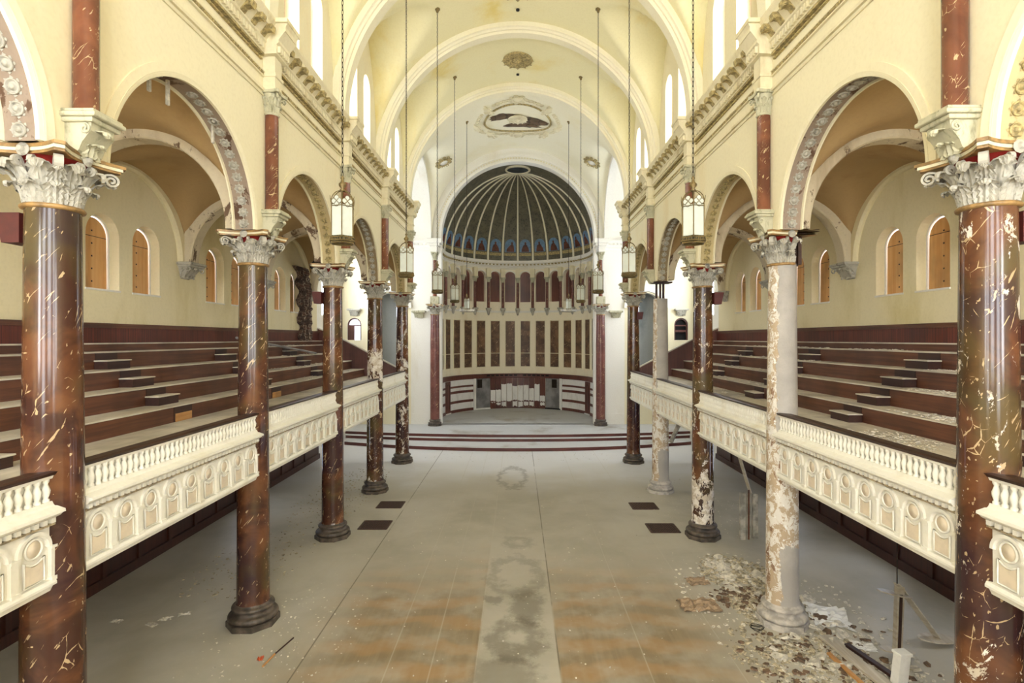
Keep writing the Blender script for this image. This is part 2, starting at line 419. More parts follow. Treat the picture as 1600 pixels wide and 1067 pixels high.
def wall_strip(mb, u0, u1, zb, zt, holes, P, depth=0, nseg=0, mat=0, rmat=0, na=14, back=False):
    """wall between u0 and u1 with arched holes (centre, half width, sill, spring); P(u, z, t) places it"""
    fz = lambda f, u: f(u) if callable(f) else f
    br = {u0, u1}
    for (c, hw, si, sp) in holes:
        for i in range(na+1): br.add(c-hw*math.cos(PI*i/na))
    for i in range(1, nseg): br.add(u0+(u1-u0)*i/nseg)
    br = sorted(b for b in br if u0-1e-6 <= b <= u1+1e-6)
    for a, b in zip(br, br[1:]):
        if b-a < 1e-5: continue
        m = (a+b)/2; h = next((h for h in holes if abs(m-h[0]) < h[1]), None)
        def q(z0a, z0b, z1a, z1b):
            mb.add([P(a, z0a, 0), P(b, z0b, 0), P(b, z1b, 0), P(a, z1a, 0)], [(0, 1, 2, 3)], mat)
            if back: mb.add([P(a, z0a, depth), P(b, z0b, depth), P(b, z1b, depth), P(a, z1a, depth)], [(0, 1, 2, 3)], mat)
        if h is None: q(fz(zb, a), fz(zb, b), fz(zt, a), fz(zt, b))
        else:
            c, hw, si, sp = h
            ar = lambda u: sp+math.sqrt(max(0, hw*hw-(u-c)**2))
            if si is not None and si > fz(zb, m): q(fz(zb, a), fz(zb, b), si, si)
            q(ar(a), ar(b), fz(zt, a), fz(zt, b))
            if depth:
                mb.add([P(a, ar(a), 0), P(b, ar(b), 0), P(b, ar(b), depth), P(a, ar(a), depth)], [(0, 1, 2, 3)], rmat)
                if si is not None: mb.add([P(a, si, 0), P(b, si, 0), P(b, si, depth), P(a, si, depth)], [(0, 1, 2, 3)], rmat)
    if depth:
        for (c, hw, si, sp) in holes:
            lo = si if si is not None else fz(zb, c)
            if sp - lo > 1e-4:
                for e in (c-hw, c+hw):
                    mb.add([P(e, lo, 0), P(e, sp, 0), P(e, sp, depth), P(e, lo, depth)], [(0, 1, 2, 3)], rmat)

SIDE = {-1: 'left', 1: 'right'}
ORD = ['first', 'second', 'third', 'fourth', 'fifth', 'sixth', 'seventh', 'eighth', 'ninth', 'tenth', 'eleventh', 'twelfth', 'thirteenth', 'fourteenth', 'fifteenth']
CY = [1.70, 6.95, 12.20, 17.44, 22.60, 27.90]      # column lines
XC = 6.0
def cy(k, s): return 6.86 if (k == 1 and s > 0) else CY[k]
SPR = H+2.37                                        # arcade springing
XO = 10.8                                           # aisle outer wall
YE = 28.9                                           # end of the nave arcade
YA = 37.0                                           # sanctuary end wall
VC = H+7.2                                          # vault centre height

# ------------------------------------------------------------------ FLOOR
mb = MB(); mb.box(-12.5, 12.5, -3, 38, -.2, 0)
struct(mb.obj('floor', 'floor'), 'worn grey and brown nave floor with pale seams and ring stains', 'floor')

# ------------------------------------------------------------------ ARCADE WALLS
NW = 1
RA = 2.12
for s in (-1, 1):
    mb = MB()
    P = lambda u, z, t: (s*(5.7+t), u, z)
    holes = [((CY[k]+CY[k+1])/2, RA, None, SPR) for k in range(5)]
    wall_strip(mb, CY[0], YE, SPR, VC, holes, P, .5, back=True, na=40)
    mb.box(min(s*5.7, s*6.2), max(s*5.7, s*6.2), YE-.02, YE, SPR-.0, VC)
    struct(mb.obj('wall_'+SIDE[s], 'nave'), 'cream plaster arcade wall above the %s-side marble columns' % SIDE[s], 'wall')

# entrance end behind the viewer: plain walls, with unseen glowing windows added to light columns and aisles
m = MB(); YB = -5.5
FW = [(-8.7, 1.0, H-.8, H+2.6), (-5.0, 1.2, 4.5, 12.5), (0, 1.7, 5.5, 15.0), (5.0, 1.2, 4.5, 12.5), (8.7, 1.0, H-.8, H+2.6)]
wall_strip(m, -10.8, 10.8, 0, VC+6, FW, lambda u, z, t: (u, YB-t, z), .5)
for s in (-1, 1):
    m.box(*sorted((s*10.8, s*10.9)), YB, CY[0], 0, VC+6)
    m.box(*sorted((s*5.7, s*10.8)), CY[0]-.1, CY[0], SPR+2.3, VC+6)
m.box(-10.9, 10.9, YB, CY[0], VC+5.9, VC+6)
m.box(-10.9, 10.9, YB, -3, -.2, 0)
struct(m.obj('wall_front', 'nave'), 'cream entrance wall behind the viewer', 'wall')
for i, (uc, hw, si, sp) in enumerate(FW):
    g = MB(); g.box(uc-hw-.05, uc+hw+.05, YB-.42, YB-.4, si-.05, sp+hw+.05)
    struct(g.obj('window_%d' % (90+i), emit('added_front_glow_%d' % i, (246, 249, 255), FRONT_STRENGTH*(1.8 if i in (0, 4) else .9))), '%s added glowing pane of the unseen entrance wall' % ORD[i], 'window')

# arch soffits with rosettes
def rosette_mesh():
    m = MB()
    m.lathe([(.10, 0), (.11, .03), (.098, .045), (.084, .03), (.078, .008), (.048, .008), (.046, .045), (.03, .062), (0.001, .066)], 14)
    for i in range(8):
        a = 2*PI*i/8; c, d = math.cos(a), math.sin(a)
        m.add([(.08*c, .08*d, .005), (.115*c-.03*d, .115*d+.03*c, .006), (.145*c, .145*d, .02), (.115*c+.03*d, .115*d-.03*c, .006), (.115*c, .115*d, .026)],
              [(0, 1, 4), (1, 2, 4), (2, 3, 4), (3, 0, 4)], 0, True)
    return m.mesh('rosette', ['cap'])
ROS = rosette_mesh()
ROS2 = ROS.copy(); ROS2.materials.clear(); ROS2.materials.append(M['orn_tan'])
def archwhere(s, k):
    return '%s bay from the front on the %s-side' % (ORD[k], SIDE[s])
SOF = {(-1, 0): 'soffit_brown', (-1, 1): 'soffit_brown', (-1, 2): 'soffit_tan', (-1, 3): 'soffit_peel', (-1, 4): 'soffit_tan',
       (1, 0): 'soffit_tan', (1, 1): 'soffit_brown', (1, 2): 'soffit_tan', (1, 3): 'soffit_peel', (1, 4): 'soffit_tan'}
DESC = {'soffit_brown': 'mauve-brown scuffed', 'soffit_tan': 'tan', 'soffit_peel': 'peeled brown'}
for s in (-1, 1):
    for k in range(5):
        yc = (CY[k]+CY[k+1])/2
        t = thing('arch_soffit', '%s rosette-studded arch soffit, %s arcade' % (DESC[SOF[s, k]], archwhere(s, k)), 'arch moulding', (s*5.95, yc, SPR), 0, 'rosette arch soffits of the arcade')
        mf = lambda a, w_, c: (s*w_, a, c)
        m = MB()
        m.arc(mf, [(RA, -.19), (RA, .19), (RA-.012, .19), (RA-.012, -.19)], 0, PI, 48)
        m.obj('soffit_band', SOF[s, k], t)
        m = MB()
        for (a, b) in ((-.28, -.19), (.19, .26)):
            m.arc(mf, [(RA+.03, a), (RA+.03, b), (RA-.05, b-.02), (RA-.05, a+.02)], 0, PI, 48)
        # thin raised archivolt on the nave face
        m.arc(mf, [(RA+.16, -.275), (RA+.16, -.25), (RA+.0, -.25), (RA+.0, -.275)], 0, PI, 48)
        m.obj('edge_moulding', 'nave' if k else 'rib', t)
        for i in range(27):
            if (s, k) == (-1, 1) and i in (13, 14, 15, 18): continue
            a = PI*(i+.5)/27
            o = link('rosette', ROS2 if SOF[s, k] == 'soffit_tan' else ROS, t, (0, (RA-.01)*math.cos(a), (RA-.01)*math.sin(a)), (a+PI/2 if True else 0, 0, 0))
            o.rotation_euler = (PI/2 + a, 0, 0)
            # point the rosette's face to the arch centre
            n = Vector((0, -math.cos(a), -math.sin(a))); o.rotation_euler = n.to_track_quat('Z', 'Y').to_euler()
            sc_ = random.uniform(.80, .88); o.scale = (sc_, sc_, sc_)
        if (s, k) in ((-1, 1),):
            for (a, L) in ((1.72, .45), (1.95, .3), (1.05, .35)):
                m = MB(); y0, z0 = RA*math.cos(a), RA*math.sin(a)
                m.bevbox(-.1, -.06, y0-.03, y0+.03, z0-L, z0, .01)
                m.obj('hanging_plaster_strip', 'chip', t)

# ------------------------------------------------------------------ CAPITAL
def leaf(m, ang, r0, z0, h, w_, out, mat=0, T=None):
    """acanthus leaf: fluted, with lobed edges and a curled-over tip"""
    path = [(0, 0), (.05, .14), (.09, .28), (.13, .42), (.19, .56), (.28, .69), (.40, .81), (.56, .91), (.74, .97), (.92, .98), (1.05, .92), (1.10, .82), (1.04, .74)]
    wid = [.62, .92, .66, 1.0, .70, 1.08, .74, 1.02, .66, .84, .5, .42, .1]
    ca, sa = math.cos(ang), math.sin(ang); rows = []
    for i, ((o, u), ww) in enumerate(zip(path, wid)):
        row = []
        for j in range(9):
            q = (j-4)/4
            x = q*w_*ww*.55
            rip = (.016 if j == 4 else (-.012 if j % 2 else .012))*(1 if i < 11 else .3)
            r = r0+out*o - q*q*.035 + rip
            row.append((r*ca-x*sa, r*sa+x*ca, z0+h*u-q*q*.05*(1 if ww > .8 else .3)))
        rows.append(row)
    m.grid(rows, mat, False, T=T)
def volute(m, ang, r0, z0, r1, z1, R, w_, mat=0, turns=1.6, T=None):
    """scroll ribbon rising from (r0,z0) to a spiral centred (r1,z1)"""
    pts = []
    for i in range(6):
        f = i/6; pts.append((r0+(r1-r0)*f**1.2, z0+(z1+R-z0)*math.sin(f*PI/2)))
    n = 26
    for i in range(n+1):
        a = PI/2-turns*2*PI*i/n; rr = R*(1-.8*i/n)
        pts.append((r1+rr*math.cos(a), z1+rr*math.sin(a)))
    ca, sa = math.cos(ang), math.sin(ang); rows = []
    for i, (r, z) in enumerate(pts):
        a = pts[max(i-1, 0)]; b = pts[min(i+1, len(pts)-1)]
        dx, dz = b[0]-a[0], b[1]-a[1]; L = math.hypot(dx, dz) or 1; nx, nz = -dz/L*.014, dx/L*.014
        row = []
        for (k, q) in ((1, -w_/2), (1, w_/2), (-1, w_/2), (-1, -w_/2)):
            rr, zz = r+nx*k, z+nz*k
            row.append((rr*ca-q*sa, rr*sa+q*ca, zz))
        rows.append(row)
    m.grid(rows, mat, False, True, T)
def abacus(m, half, conc, z0, z1, mat=0, grow=0, T=None):
    pts = []
    for q in range(4):
        a = q*PI/2
        for i in range(9):
            u = -1+2*i/8; d = half-conc*(1-u*u)+grow; t_ = u*(half*.86+grow)
            pts.append((d*math.cos(a)-t_*math.sin(a), d*math.sin(a)+t_*math.cos(a)))
    n = len(pts); vs = [(x, y, z0) for x, y in pts]+[(x, y, z1) for x, y in pts]
    m.add(vs, [tuple(range(n)), tuple(range(n, 2*n))]+[(i, (i+1) % n, n+(i+1) % n, n+i) for i in range(n)], mat, False, T)
def capital_meshes():
    c = MB()
    c.lathe([(.28, .0), (.28, .1), (.29, .3), (.31, .46)], 24)
    for i in range(8): leaf(c, i*PI/4, .285, .0, .29, .25, .17)
    for i in range(8): leaf(c, (i+.5)*PI/4, .29, .04, .49, .27, .24)
    for i in range(4): volute(c, PI/4+i*PI/2, .33, .3, .60, .475, .085, .09)
    for i in range(4): leaf(c, PI/4+i*PI/2, .33, .2, .24, .18, .3)
    for i in range(4):
        for dd in (-.22, .22): volute(c, i*PI/2+dd, .33, .3, .42, .50, .06, .05)
        ca, sa = math.cos(i*PI/2), math.sin(i*PI/2)
        c.lathe([(.02, .0), (.07, .01), (.085, .03), (.05, .05), (.03, .08), (.001, .085)], 9, smooth=False,
                T=Matrix.Translation((.41*ca, .41*sa, .63)) @ Matrix.Rotation(i*PI/2, 4, 'Z') @ Matrix.Rotation(PI/2, 4, 'Y'))
    ab = MB()
    abacus(ab, .53, .14, .59, .62, 0); abacus(ab, .53, .14, .62, .66, 1, .02); abacus(ab, .53, .14, .66, .70, 0, .045)
    rd = MB(); rd.lathe([(.31, .46), (.33, .54), (.40, .59)], 24)
    as_ = MB(); as_.lathe([(.29, -.04), (.33, -.03), (.34, -.005), (.32, .02), (.29, .02)], 28)
    return c.mesh('capital', ['cap']), ab.mesh('abacus', ['gold', 'orn']), rd.mesh('painted_band', ['redpaint']), as_.mesh('astragal', ['gold'])
CAPM = capital_meshes()
def broken(me):
    import bmesh
    b = bmesh.new(); b.from_mesh(me)
    bad = [f for f in b.faces if f.calc_center_median().x > .14+.05*math.sin(f.calc_center_median().z*17)]
    bmesh.ops.delete(b, geom=bad, context='FACES'); n = bpy.data.meshes.new(me.name+'_broken'); b.to_mesh(n); b.free()
    for q in me.materials: n.materials.append(q)
    return n
def shaft_mesh(mat, zb=.5, zt=SPR-.70, r0=.345, r1=.29):
    m = MB(); pr = []
    for i in range(15):
        f = i/14; pr.append((r0-(r0-r1)*f**1.3, zb+(zt-zb)*f))
    pr[0] = (r0+.02, zb); pr.insert(1, (r0, zb+.06))
    m.lathe(pr, 40); return m.mesh('shaft', [mat])
def base_mesh(mat):
    m = MB(); m.lathe([(.56, 0), (.56, .12), (.54, .13)], 8, smooth=False, a0=PI/8)
    pr = []
    for i in range(9): a = -PI/2+PI*i/8; pr.append((.46+.07*math.cos(a), .20+.07*math.sin(a)))
    pr += [(.44, .28), (.41, .30), (.40, .34), (.42, .36)]
    for i in range(7): a = -PI/2+PI*i/6; pr.append((.405+.045*math.cos(a), .405+.045*math.sin(a)))
    pr += [(.38, .46), (.36, .50), (.35, .52)]
    m.lathe(pr, 36); return m.mesh('base', [mat])
BASE = {k: base_mesh(k) for k in ('base_dark', 'base_pale')}
SH = {k: shaft_mesh(k) for k in ('marble', 'marble_a', 'marble_r1', 'marble_l4', 'marble_l5', 'peel')}
colmat = {(-1, 1): 'marble', (-1, 2): 'marble', (-1, 3): 'marble', (-1, 4): 'marble_l4', (-1, 5): 'marble_l5',
          (1, 1): 'marble_r1', (1, 2): 'peel', (1, 3): 'marble_a', (1, 4): 'peel', (1, 5): 'marble'}
cl = {'marble': 'glossy brown veined marble column', 'marble_l4': 'brown marble column flaking white at mid height', 'marble_l5': 'brown marble column flaking white all over',
      'marble_r1': 'brown marble column with white flaking foot', 'peel': 'column peeled to white and grey plaster', 'marble_a': 'brown marble column with white scuffed foot'}
for s in (-1, 1):
    for k in range(1, 6):
        mt = colmat[s, k]
        t = thing('marble_column', '%s, %s of the %s-side row from the front' % (cl[mt], ORD[k-1], SIDE[s]), 'column', (s*XC, cy(k, s), 0), 0, 'nave columns in two rows')
        link('shaft', SH[mt], t)
        link('base', BASE['base_pale' if (mt == 'peel') else 'base_dark'], t)
        if (s, k) != (1, 4):
            z = SPR-.70
            cp = None
            for nm, me in zip(('capital', 'abacus', 'painted_band', 'astragal'), CAPM):
                o = link(nm, broken(me) if (s, k) == (1, 2) else me, cp or t, (0, 0, 0 if cp else z))
                cp = cp or o
        if (s, k) in ((1, 4), (1, 2)):
            m = MB()
            for (dx, dy) in ((.1, -.18), (.24, -.16), (.02, .12), (.3, .1)):
                if (s, k) == (1, 4): dx -= .16
                else: dx += .06
                m.bevbox(dx-.04, dx+.04, dy-.04, dy+.04, SPR-.72, SPR-.02, .008)
            m.bevbox(-.35 if k == 4 else 0, .42, -.3, .3, SPR-.06, SPR-.0, .01)
            m.obj('exposed_prop', 'wood_dark', t)

# speakers on the columns
def speaker_box(s, k, z, dx, dy, side):
    m = MB()
    m.prism([(-.13, 0), (.10, 0), (.10, .38), (-.20, .38)], lambda a, b, d: (a*side, d, b), -.14, .14)
    m.prism([(-.14, .03), (-.137, .03), (-.205, .35), (-.208, .35)], lambda a, b, d: (a*side, d, b), -.12, .12, 1)
    o = m.obj('speaker', ['speaker', 'black'], None, (s*XC+dx, cy(k, s)+dy, z))
    tag(o, 'maroon wedge loudspeaker on the %s column of the %s-side row' % (ORD[k-1], SIDE[s]), 'speaker', 'loudspeakers on the columns', 'thing')
speaker_box(-1, 1, H+1.22, -.42, .0, 1)
speaker_box(-1, 3, H+1.12, -.38, -.14, 1)
speaker_box(1, 1, H+1.22, .42, .0, -1)
speaker_box(1, 3, H+1.1, .38, -.14, -1)
speaker_box(1, 5, H+.98, .22, -.33, -1)

# ------------------------------------------------------------------ ENGAGED COLONNETTES ABOVE
def scale_cap(mats, f, fz):
    c = MB()
    c.lathe([(.28, .0), (.30, .3), (.41, .58)], 18)
    for i in range(8): leaf(c, i*PI/4, .29, .02, .27, .23, .13)
    for i in range(8): leaf(c, (i+.5)*PI/4, .30, .04, .44, .22, .17)
    for i in range(4): volute(c, PI/4+i*PI/2, .33, .3, .56, .49, .07, .09, turns=1.2)
    abacus(c, .50, .1, .59, .68, 0, .02)
    c.lathe([(.29, -.04), (.34, -.01), (.29, .03)], 20)
    c.v = [(x*f, y*f, z*fz) for x, y, z in c.v]
    return c
sc_cap = scale_cap(None, .5, .75).mesh('capital', ['capgreen'])
m = MB(); m.lathe([(.16, 0), (.16, .04), (.145, .06), (.145, 2.0), (.14, 2.17)], 24, caps=True); sc_shaft = m.mesh('shaft', ['marble_red'])
m = MB()   # bracket: moulded top, scroll sides, leaf front.  local: faces -x (nave) for right side
m.bevbox(-.32, .2, -.27, .27, .42, .48, .012); m.bevbox(-.27, .2, -.24, .24, .36, .42, .012); m.bevbox(-.29, .2, -.25, .25, .48, .52, .01)
m.prism([(.2, .36), (-.22, .36), (-.21, .26), (-.10, .12), (-.06, .02), (.02, -.04), (.2, -.04)], lambda a, b, d: (a, d, b), -.19, .19)
for yy in (-.2, .2):
    pts = [(-.14+.07*(1-i/22)*math.cos(PI/2+i*.45), yy, .28+.07*(1-i/22)*math.sin(PI/2+i*.45)) for i in range(20)]
    m.tube(pts, .014, 5)
leaf(m, PI, .07, -.03, .34, .34, .22)
leaf(m, PI, .03, -.06, .2, .26, .18)
sc_br = m.mesh('bracket', ['capgreen'])
def cornice_profile(p):
    z = H
    return [(0, z+6.30), (p*.25, z+6.32), (p*.25, z+6.52), (p*.4, z+6.56), (p*.4, z+6.62), (p*.8, z+6.80), (p*.86, z+6.80), (p*.86, z+6.90), (p, z+7.0), (p, z+7.05), (0, z+7.05)]
for s in (-1, 1):
    for k in range(1, 6):
        yk = cy(k, s)
        t = thing('wall_colonnette', 'red marble colonnette with green-grey capital above the %s column of the %s-side row' % (ORD[k-1], SIDE[s]), 'colonnette', (s*5.58, yk, 0), 0 if s > 0 else PI, 'colonnettes high on the nave walls')
        link('bracket', sc_br, t, (0, 0, H+2.36))
        link('shaft', sc_shaft, t, (0, 0, H+2.88))
        link('capital', sc_cap, t, (0, 0, H+5.06))
        m = MB()
        m.bevbox(-.15, .2, -.17, .17, H+5.56, H+6.32, .01); m.bevbox(-.18, .2, -.2, .2, H+5.86, H+5.94, .01); m.bevbox(-.165, .2, -.185, .185, H+5.56, H+5.64, .01)
        m.obj('pilaster_block', 'orn', t)
        m = MB()
        pr = [(-.15-a if a > 0 else .2, z) for a, z in cornice_profile(.34)]
        m.prism(pr, lambda a, b, d: (a, d, b), -.30, .30)
        m.prism([(.2, H+6.98), (-.5, H+6.98), (-.5, H+7.07), (.2, H+7.07)], lambda a, b, d: (a, d, b), -.36, .36)
        for j in range(5): m.box(-.30, -.24, -.24+j*.108, -.19+j*.108, H+6.36, H+6.50)
        m.obj('cornice_block', 'orn', t)

# main entablature per bay
m = MB()
m.prism([(0, 0), (-.30, 0), (-.30, -.05), (-.27, -.13), (-.20, -.10), (-.12, -.12), (-.06, -.2), (0, -.2)], lambda a, b, d: (a, d, b), -.085, .085)
for yy in (-.09, .09): m.tube([(-.235+.05*(1-i/18)*math.cos(i*.5), yy, -.07+.05*(1-i/18)*math.sin(i*.5)) for i in range(15)], .012, 4)
MOD = m.mesh('modillion', ['orn_tan'])
for s in (-1, 1):
    for k in range(0, 6):
        y0 = CY[k]+(.3 if k else 0); y1 = (CY[k+1]-.3) if k < 5 else YE
        mf = lambda a, b, d: (s*(5.7-a), d, b)
        e = MB()
        e.prism(cornice_profile(.36), mf, y0, y1)
        for (z0, z1, p, mt) in ((5.42, 5.45, .03, 0), (5.52, 5.58, .05, 0), (5.84, 5.87, .05, 0), (5.87, 5.94, .035, 1), (5.94, 5.97, .06, 0), (6.18, 6.21, .05, 1), (6.26, 6.31, .09, 1)):
            e.prism([(0, H+z0), (p, H+z0), (p, H+z1), (0, H+z1)], mf, y0-(.1 if z1 < 6.2 else 0), y1+(.1 if z1 < 6.2 else 0), mt)
        y = y0+.04
        while y < y1-.06:      # dentil course
            e.box(min(s*5.61, s*5.55), max(s*5.61, s*5.55), y, y+.065, H+6.36, H+6.50, 0); y += .12
        y = y0
        while y < y1-.05:      # bead course
            e.box(min(s*5.665, s*5.64), max(s*5.665, s*5.64), y, y+.05, H+5.875, H+5.935, 1); y += .09
        o = struct(e.obj('trim_%d' % (1+k+(6 if s > 0 else 0)), ['orn', 'orn_tan']), 'bracketed cream cornice with dentils over the %s' % archwhere(s, k), 'cornice')
        n = max(1, int((y1-y0)/.42))
        for j in range(n):
            q = link('modillion', MOD, o, (s*5.6, y0+(j+.5)*(y1-y0)/n, H+6.80), (0, 0, 0 if s > 0 else PI))

# ------------------------------------------------------------------ CLERESTORY AND VAULT
def pen(y, yc, a=2.3, b=5.0):
    q = 1-((y-yc)/a)**2
    return VC+b*math.sqrt(q) if q > 0 else VC-1
RV = 5.9
def vz(x, y, yc, a=2.3, b=5.0, k=.12):
    z1 = VC+math.sqrt(max(0, RV*RV-x*x)); z2 = pen(y, yc, a, b)
    d = z1-z2; h = max(k-abs(d), 0)/k
    return max(z1, z2)+h*h*k*.25
XW = 5.86
vb = MB(); 
for k in range(5):
    yc = (CY[k]+CY[k+1])/2; n = 44; rows = []
    for i in range(n+1):
        y = yc-(CY[k+1]-CY[k])/2*math.cos(PI*i/n)
        rows.append([(RV*.997*math.sin(a), y, vz(RV*.997*math.sin(a), y, yc)) for a in [(-PI/2+PI*j/72) for j in range(73)]])
    vb.grid(rows, 0, True)
vb.grid([[(RV*math.sin(a), y, VC+RV*math.cos(a)) for a in [(-PI/2+PI*j/48) for j in range(49)]] for y in (CY[5], YE)], 0, True)
struct(vb.obj('ceiling', 'vault'), 'pale yellow plaster nave vault with damp stains', 'vault')
for k in range(0, 6):
    m = MB(); y = CY[k]
    mf = lambda a, w_, c: (a, y+w_, VC+c)
    m.arc(mf, [(5.95, -.42), (5.72, -.42), (5.70, -.34), (5.64, -.30), (5.64, -.22), (5.54, -.2), (5.54, .2), (5.64, .22), (5.64, .30), (5.70, .34), (5.72, .42), (5.95, .42)], 0, PI, 72, smooth=False)
    for x in (-5.75, 5.75): m.box(x-.21, x+.13, y-.28, y+.28, H+7.0, VC+.02)
    struct(m.obj('trim_%d' % (20+k), 'rib'), 'cream moulded transverse rib of the nave vault, %s from the front' % ORD[k], 'vault rib')
nwin = [1]
def clere_window(s, yc, sill, spring, hw, xp, desc):
    f = MB()
    fm = lambda a, w_, c: (s*(xp+w_), yc+a, spring+c)
    f.arc(fm, [(hw, -.05), (hw, .05), (hw-.09, .05), (hw-.09, -.05)], 0, PI, 18)
    for e in (-1, 1): f.box(*sorted((s*(xp-.05), s*(xp+.05))), *sorted((yc+e*hw, yc+e*(hw-.09))), sill, spring)
    f.box(*sorted((s*(xp-.05), s*(xp+.05))), yc-hw, yc+hw, sill, sill+.06)
    o = struct(f.obj('window_%d' % nwin[0], 'pinkframe'), desc, 'window'); nwin[0] += 1
    g = MB(); pts = [(yc-hw+.05, sill)]+[(yc-(hw-.05)*math.cos(PI*i/14), spring+(hw-.05)*math.sin(PI*i/14)) for i in range(15)]+[(yc+hw-.05, sill)]
    g.prism(pts, lambda a, b, d: (s*d, a, b), xp+.0, xp+.02)
    g.obj('pane', 'pane', o)
    l = MB(); z = sill+.3
    while z < spring: l.box(*sorted((s*(xp-.015), s*xp)), yc-hw+.05, yc+hw-.05, z, z+.022); z += .3
    for q in (-.5, 0, .5): l.box(*sorted((s*(xp-.015), s*xp)), yc+q*hw-.012, yc+q*hw+.012, sill, spring+hw*.75)
    l.obj('leading', 'lead', o)
for s in (-1, 1):
    m = MB(); P = lambda u, z, t: (s*(XW+t), u, z)
    for k in range(5):
        yc = (CY[k]+CY[k+1])/2; hl = []
        for d in (-.86, .86): hl.append((yc+d, .46, H+7.6, H+9.75))
        wall_strip(m, CY[k], CY[k+1], H+7.0, lambda u: max(VC+.3, pen(u, yc)+.1), hl, P, .45, nseg=24)
        for j, d in enumerate((-.86, .86)):
            if k: clere_window(s, yc+d, H+7.6, H+9.75, .40, XW+.42, 'tall bright %s clerestory window of the %s' % ('nearer' if j == 0 else 'farther', archwhere(s, k)))
    m.box(*sorted((s*XW, s*(XW+.4))), CY[5], YE, H+7.0, VC+.5)
    struct(m.obj('wall_clerestory_'+SIDE[s], 'nave'), 'cream clerestory wall above the %s-side cornice' % SIDE[s], 'wall')
    m = MB(); m.box(*sorted((s*5.6, s*(XW+.45))), CY[0], YE, H+6.96, H+7.04)
    struct(m.obj('trim_%d' % (30+(s > 0)), 'nave'), 'ledge on top of the %s-side cornice' % SIDE[s], 'ledge')

# ceiling rosettes
def crown_rosette(parent, R, z=0, petals=12, mat='orn_tan', loc=(0, 0, 0)):
    m = MB()
    m.lathe([(R*.92, .02), (R*.9, -.03), (R*.5, -.05)], 28)
    m.lathe([(R*.45, 0), (R*.42, -.05), (R*.2, -.08), (R*.18, -.16), (.001, -.22)], 24)
    for ring, rr, n in ((0, R, petals), (1, R*.62, petals)):
        for i in range(n):
            a = 2*PI*(i+.5*ring)/n; c, d = math.cos(a), math.sin(a); w2 = rr*.22
            m.add([(rr*.35*c, rr*.35*d, -.03), (rr*.7*c-w2*d, rr*.7*d+w2*c, -.02-.03*ring), (rr*c, rr*d, -.07-.04*ring), (rr*.7*c+w2*d, rr*.7*d-w2*c, -.02-.03*ring), (rr*.72*c, rr*.72*d, -.09-.04*ring)],
                  [(0, 1, 4), (1, 2, 4), (2, 3, 4), (3, 0, 4)], 0, True)
            m.torus((rr*.8*c, rr*.8*d, -.03), rr*.1, rr*.03, n=8, m=5)
    return m.obj('petals', mat, parent, loc)
for k in (2, 3, 4):
    yc = (CY[k]+CY[k+1])/2
    t = thing('ceiling_rosette', 'tan floral rosette at the crown of the vault, %s bay from the front' % ORD[k], 'ceiling rosette', (0, yc, VC+RV-.02), 0, 'crown rosettes of the nave vault')
    crown_rosette(t, .78)
    m = MB(); m.lathe([(.001, -.34), (.06, -.30), (.05, -.2), (.09, -.16)], 12); m.obj('boss', 'orn_tan', t)
    m = MB(); m.lathe([(.07, 0), (.07, -.06), (.001, -.07)], 10)
    tag(m.obj('ceiling_hook', 'black', None, (0, yc+1.35, VC+RV-.01)), 'small black hook plate in the crown of the %s vault bay from the front' % ORD[k], 'hook', None, 'thing')

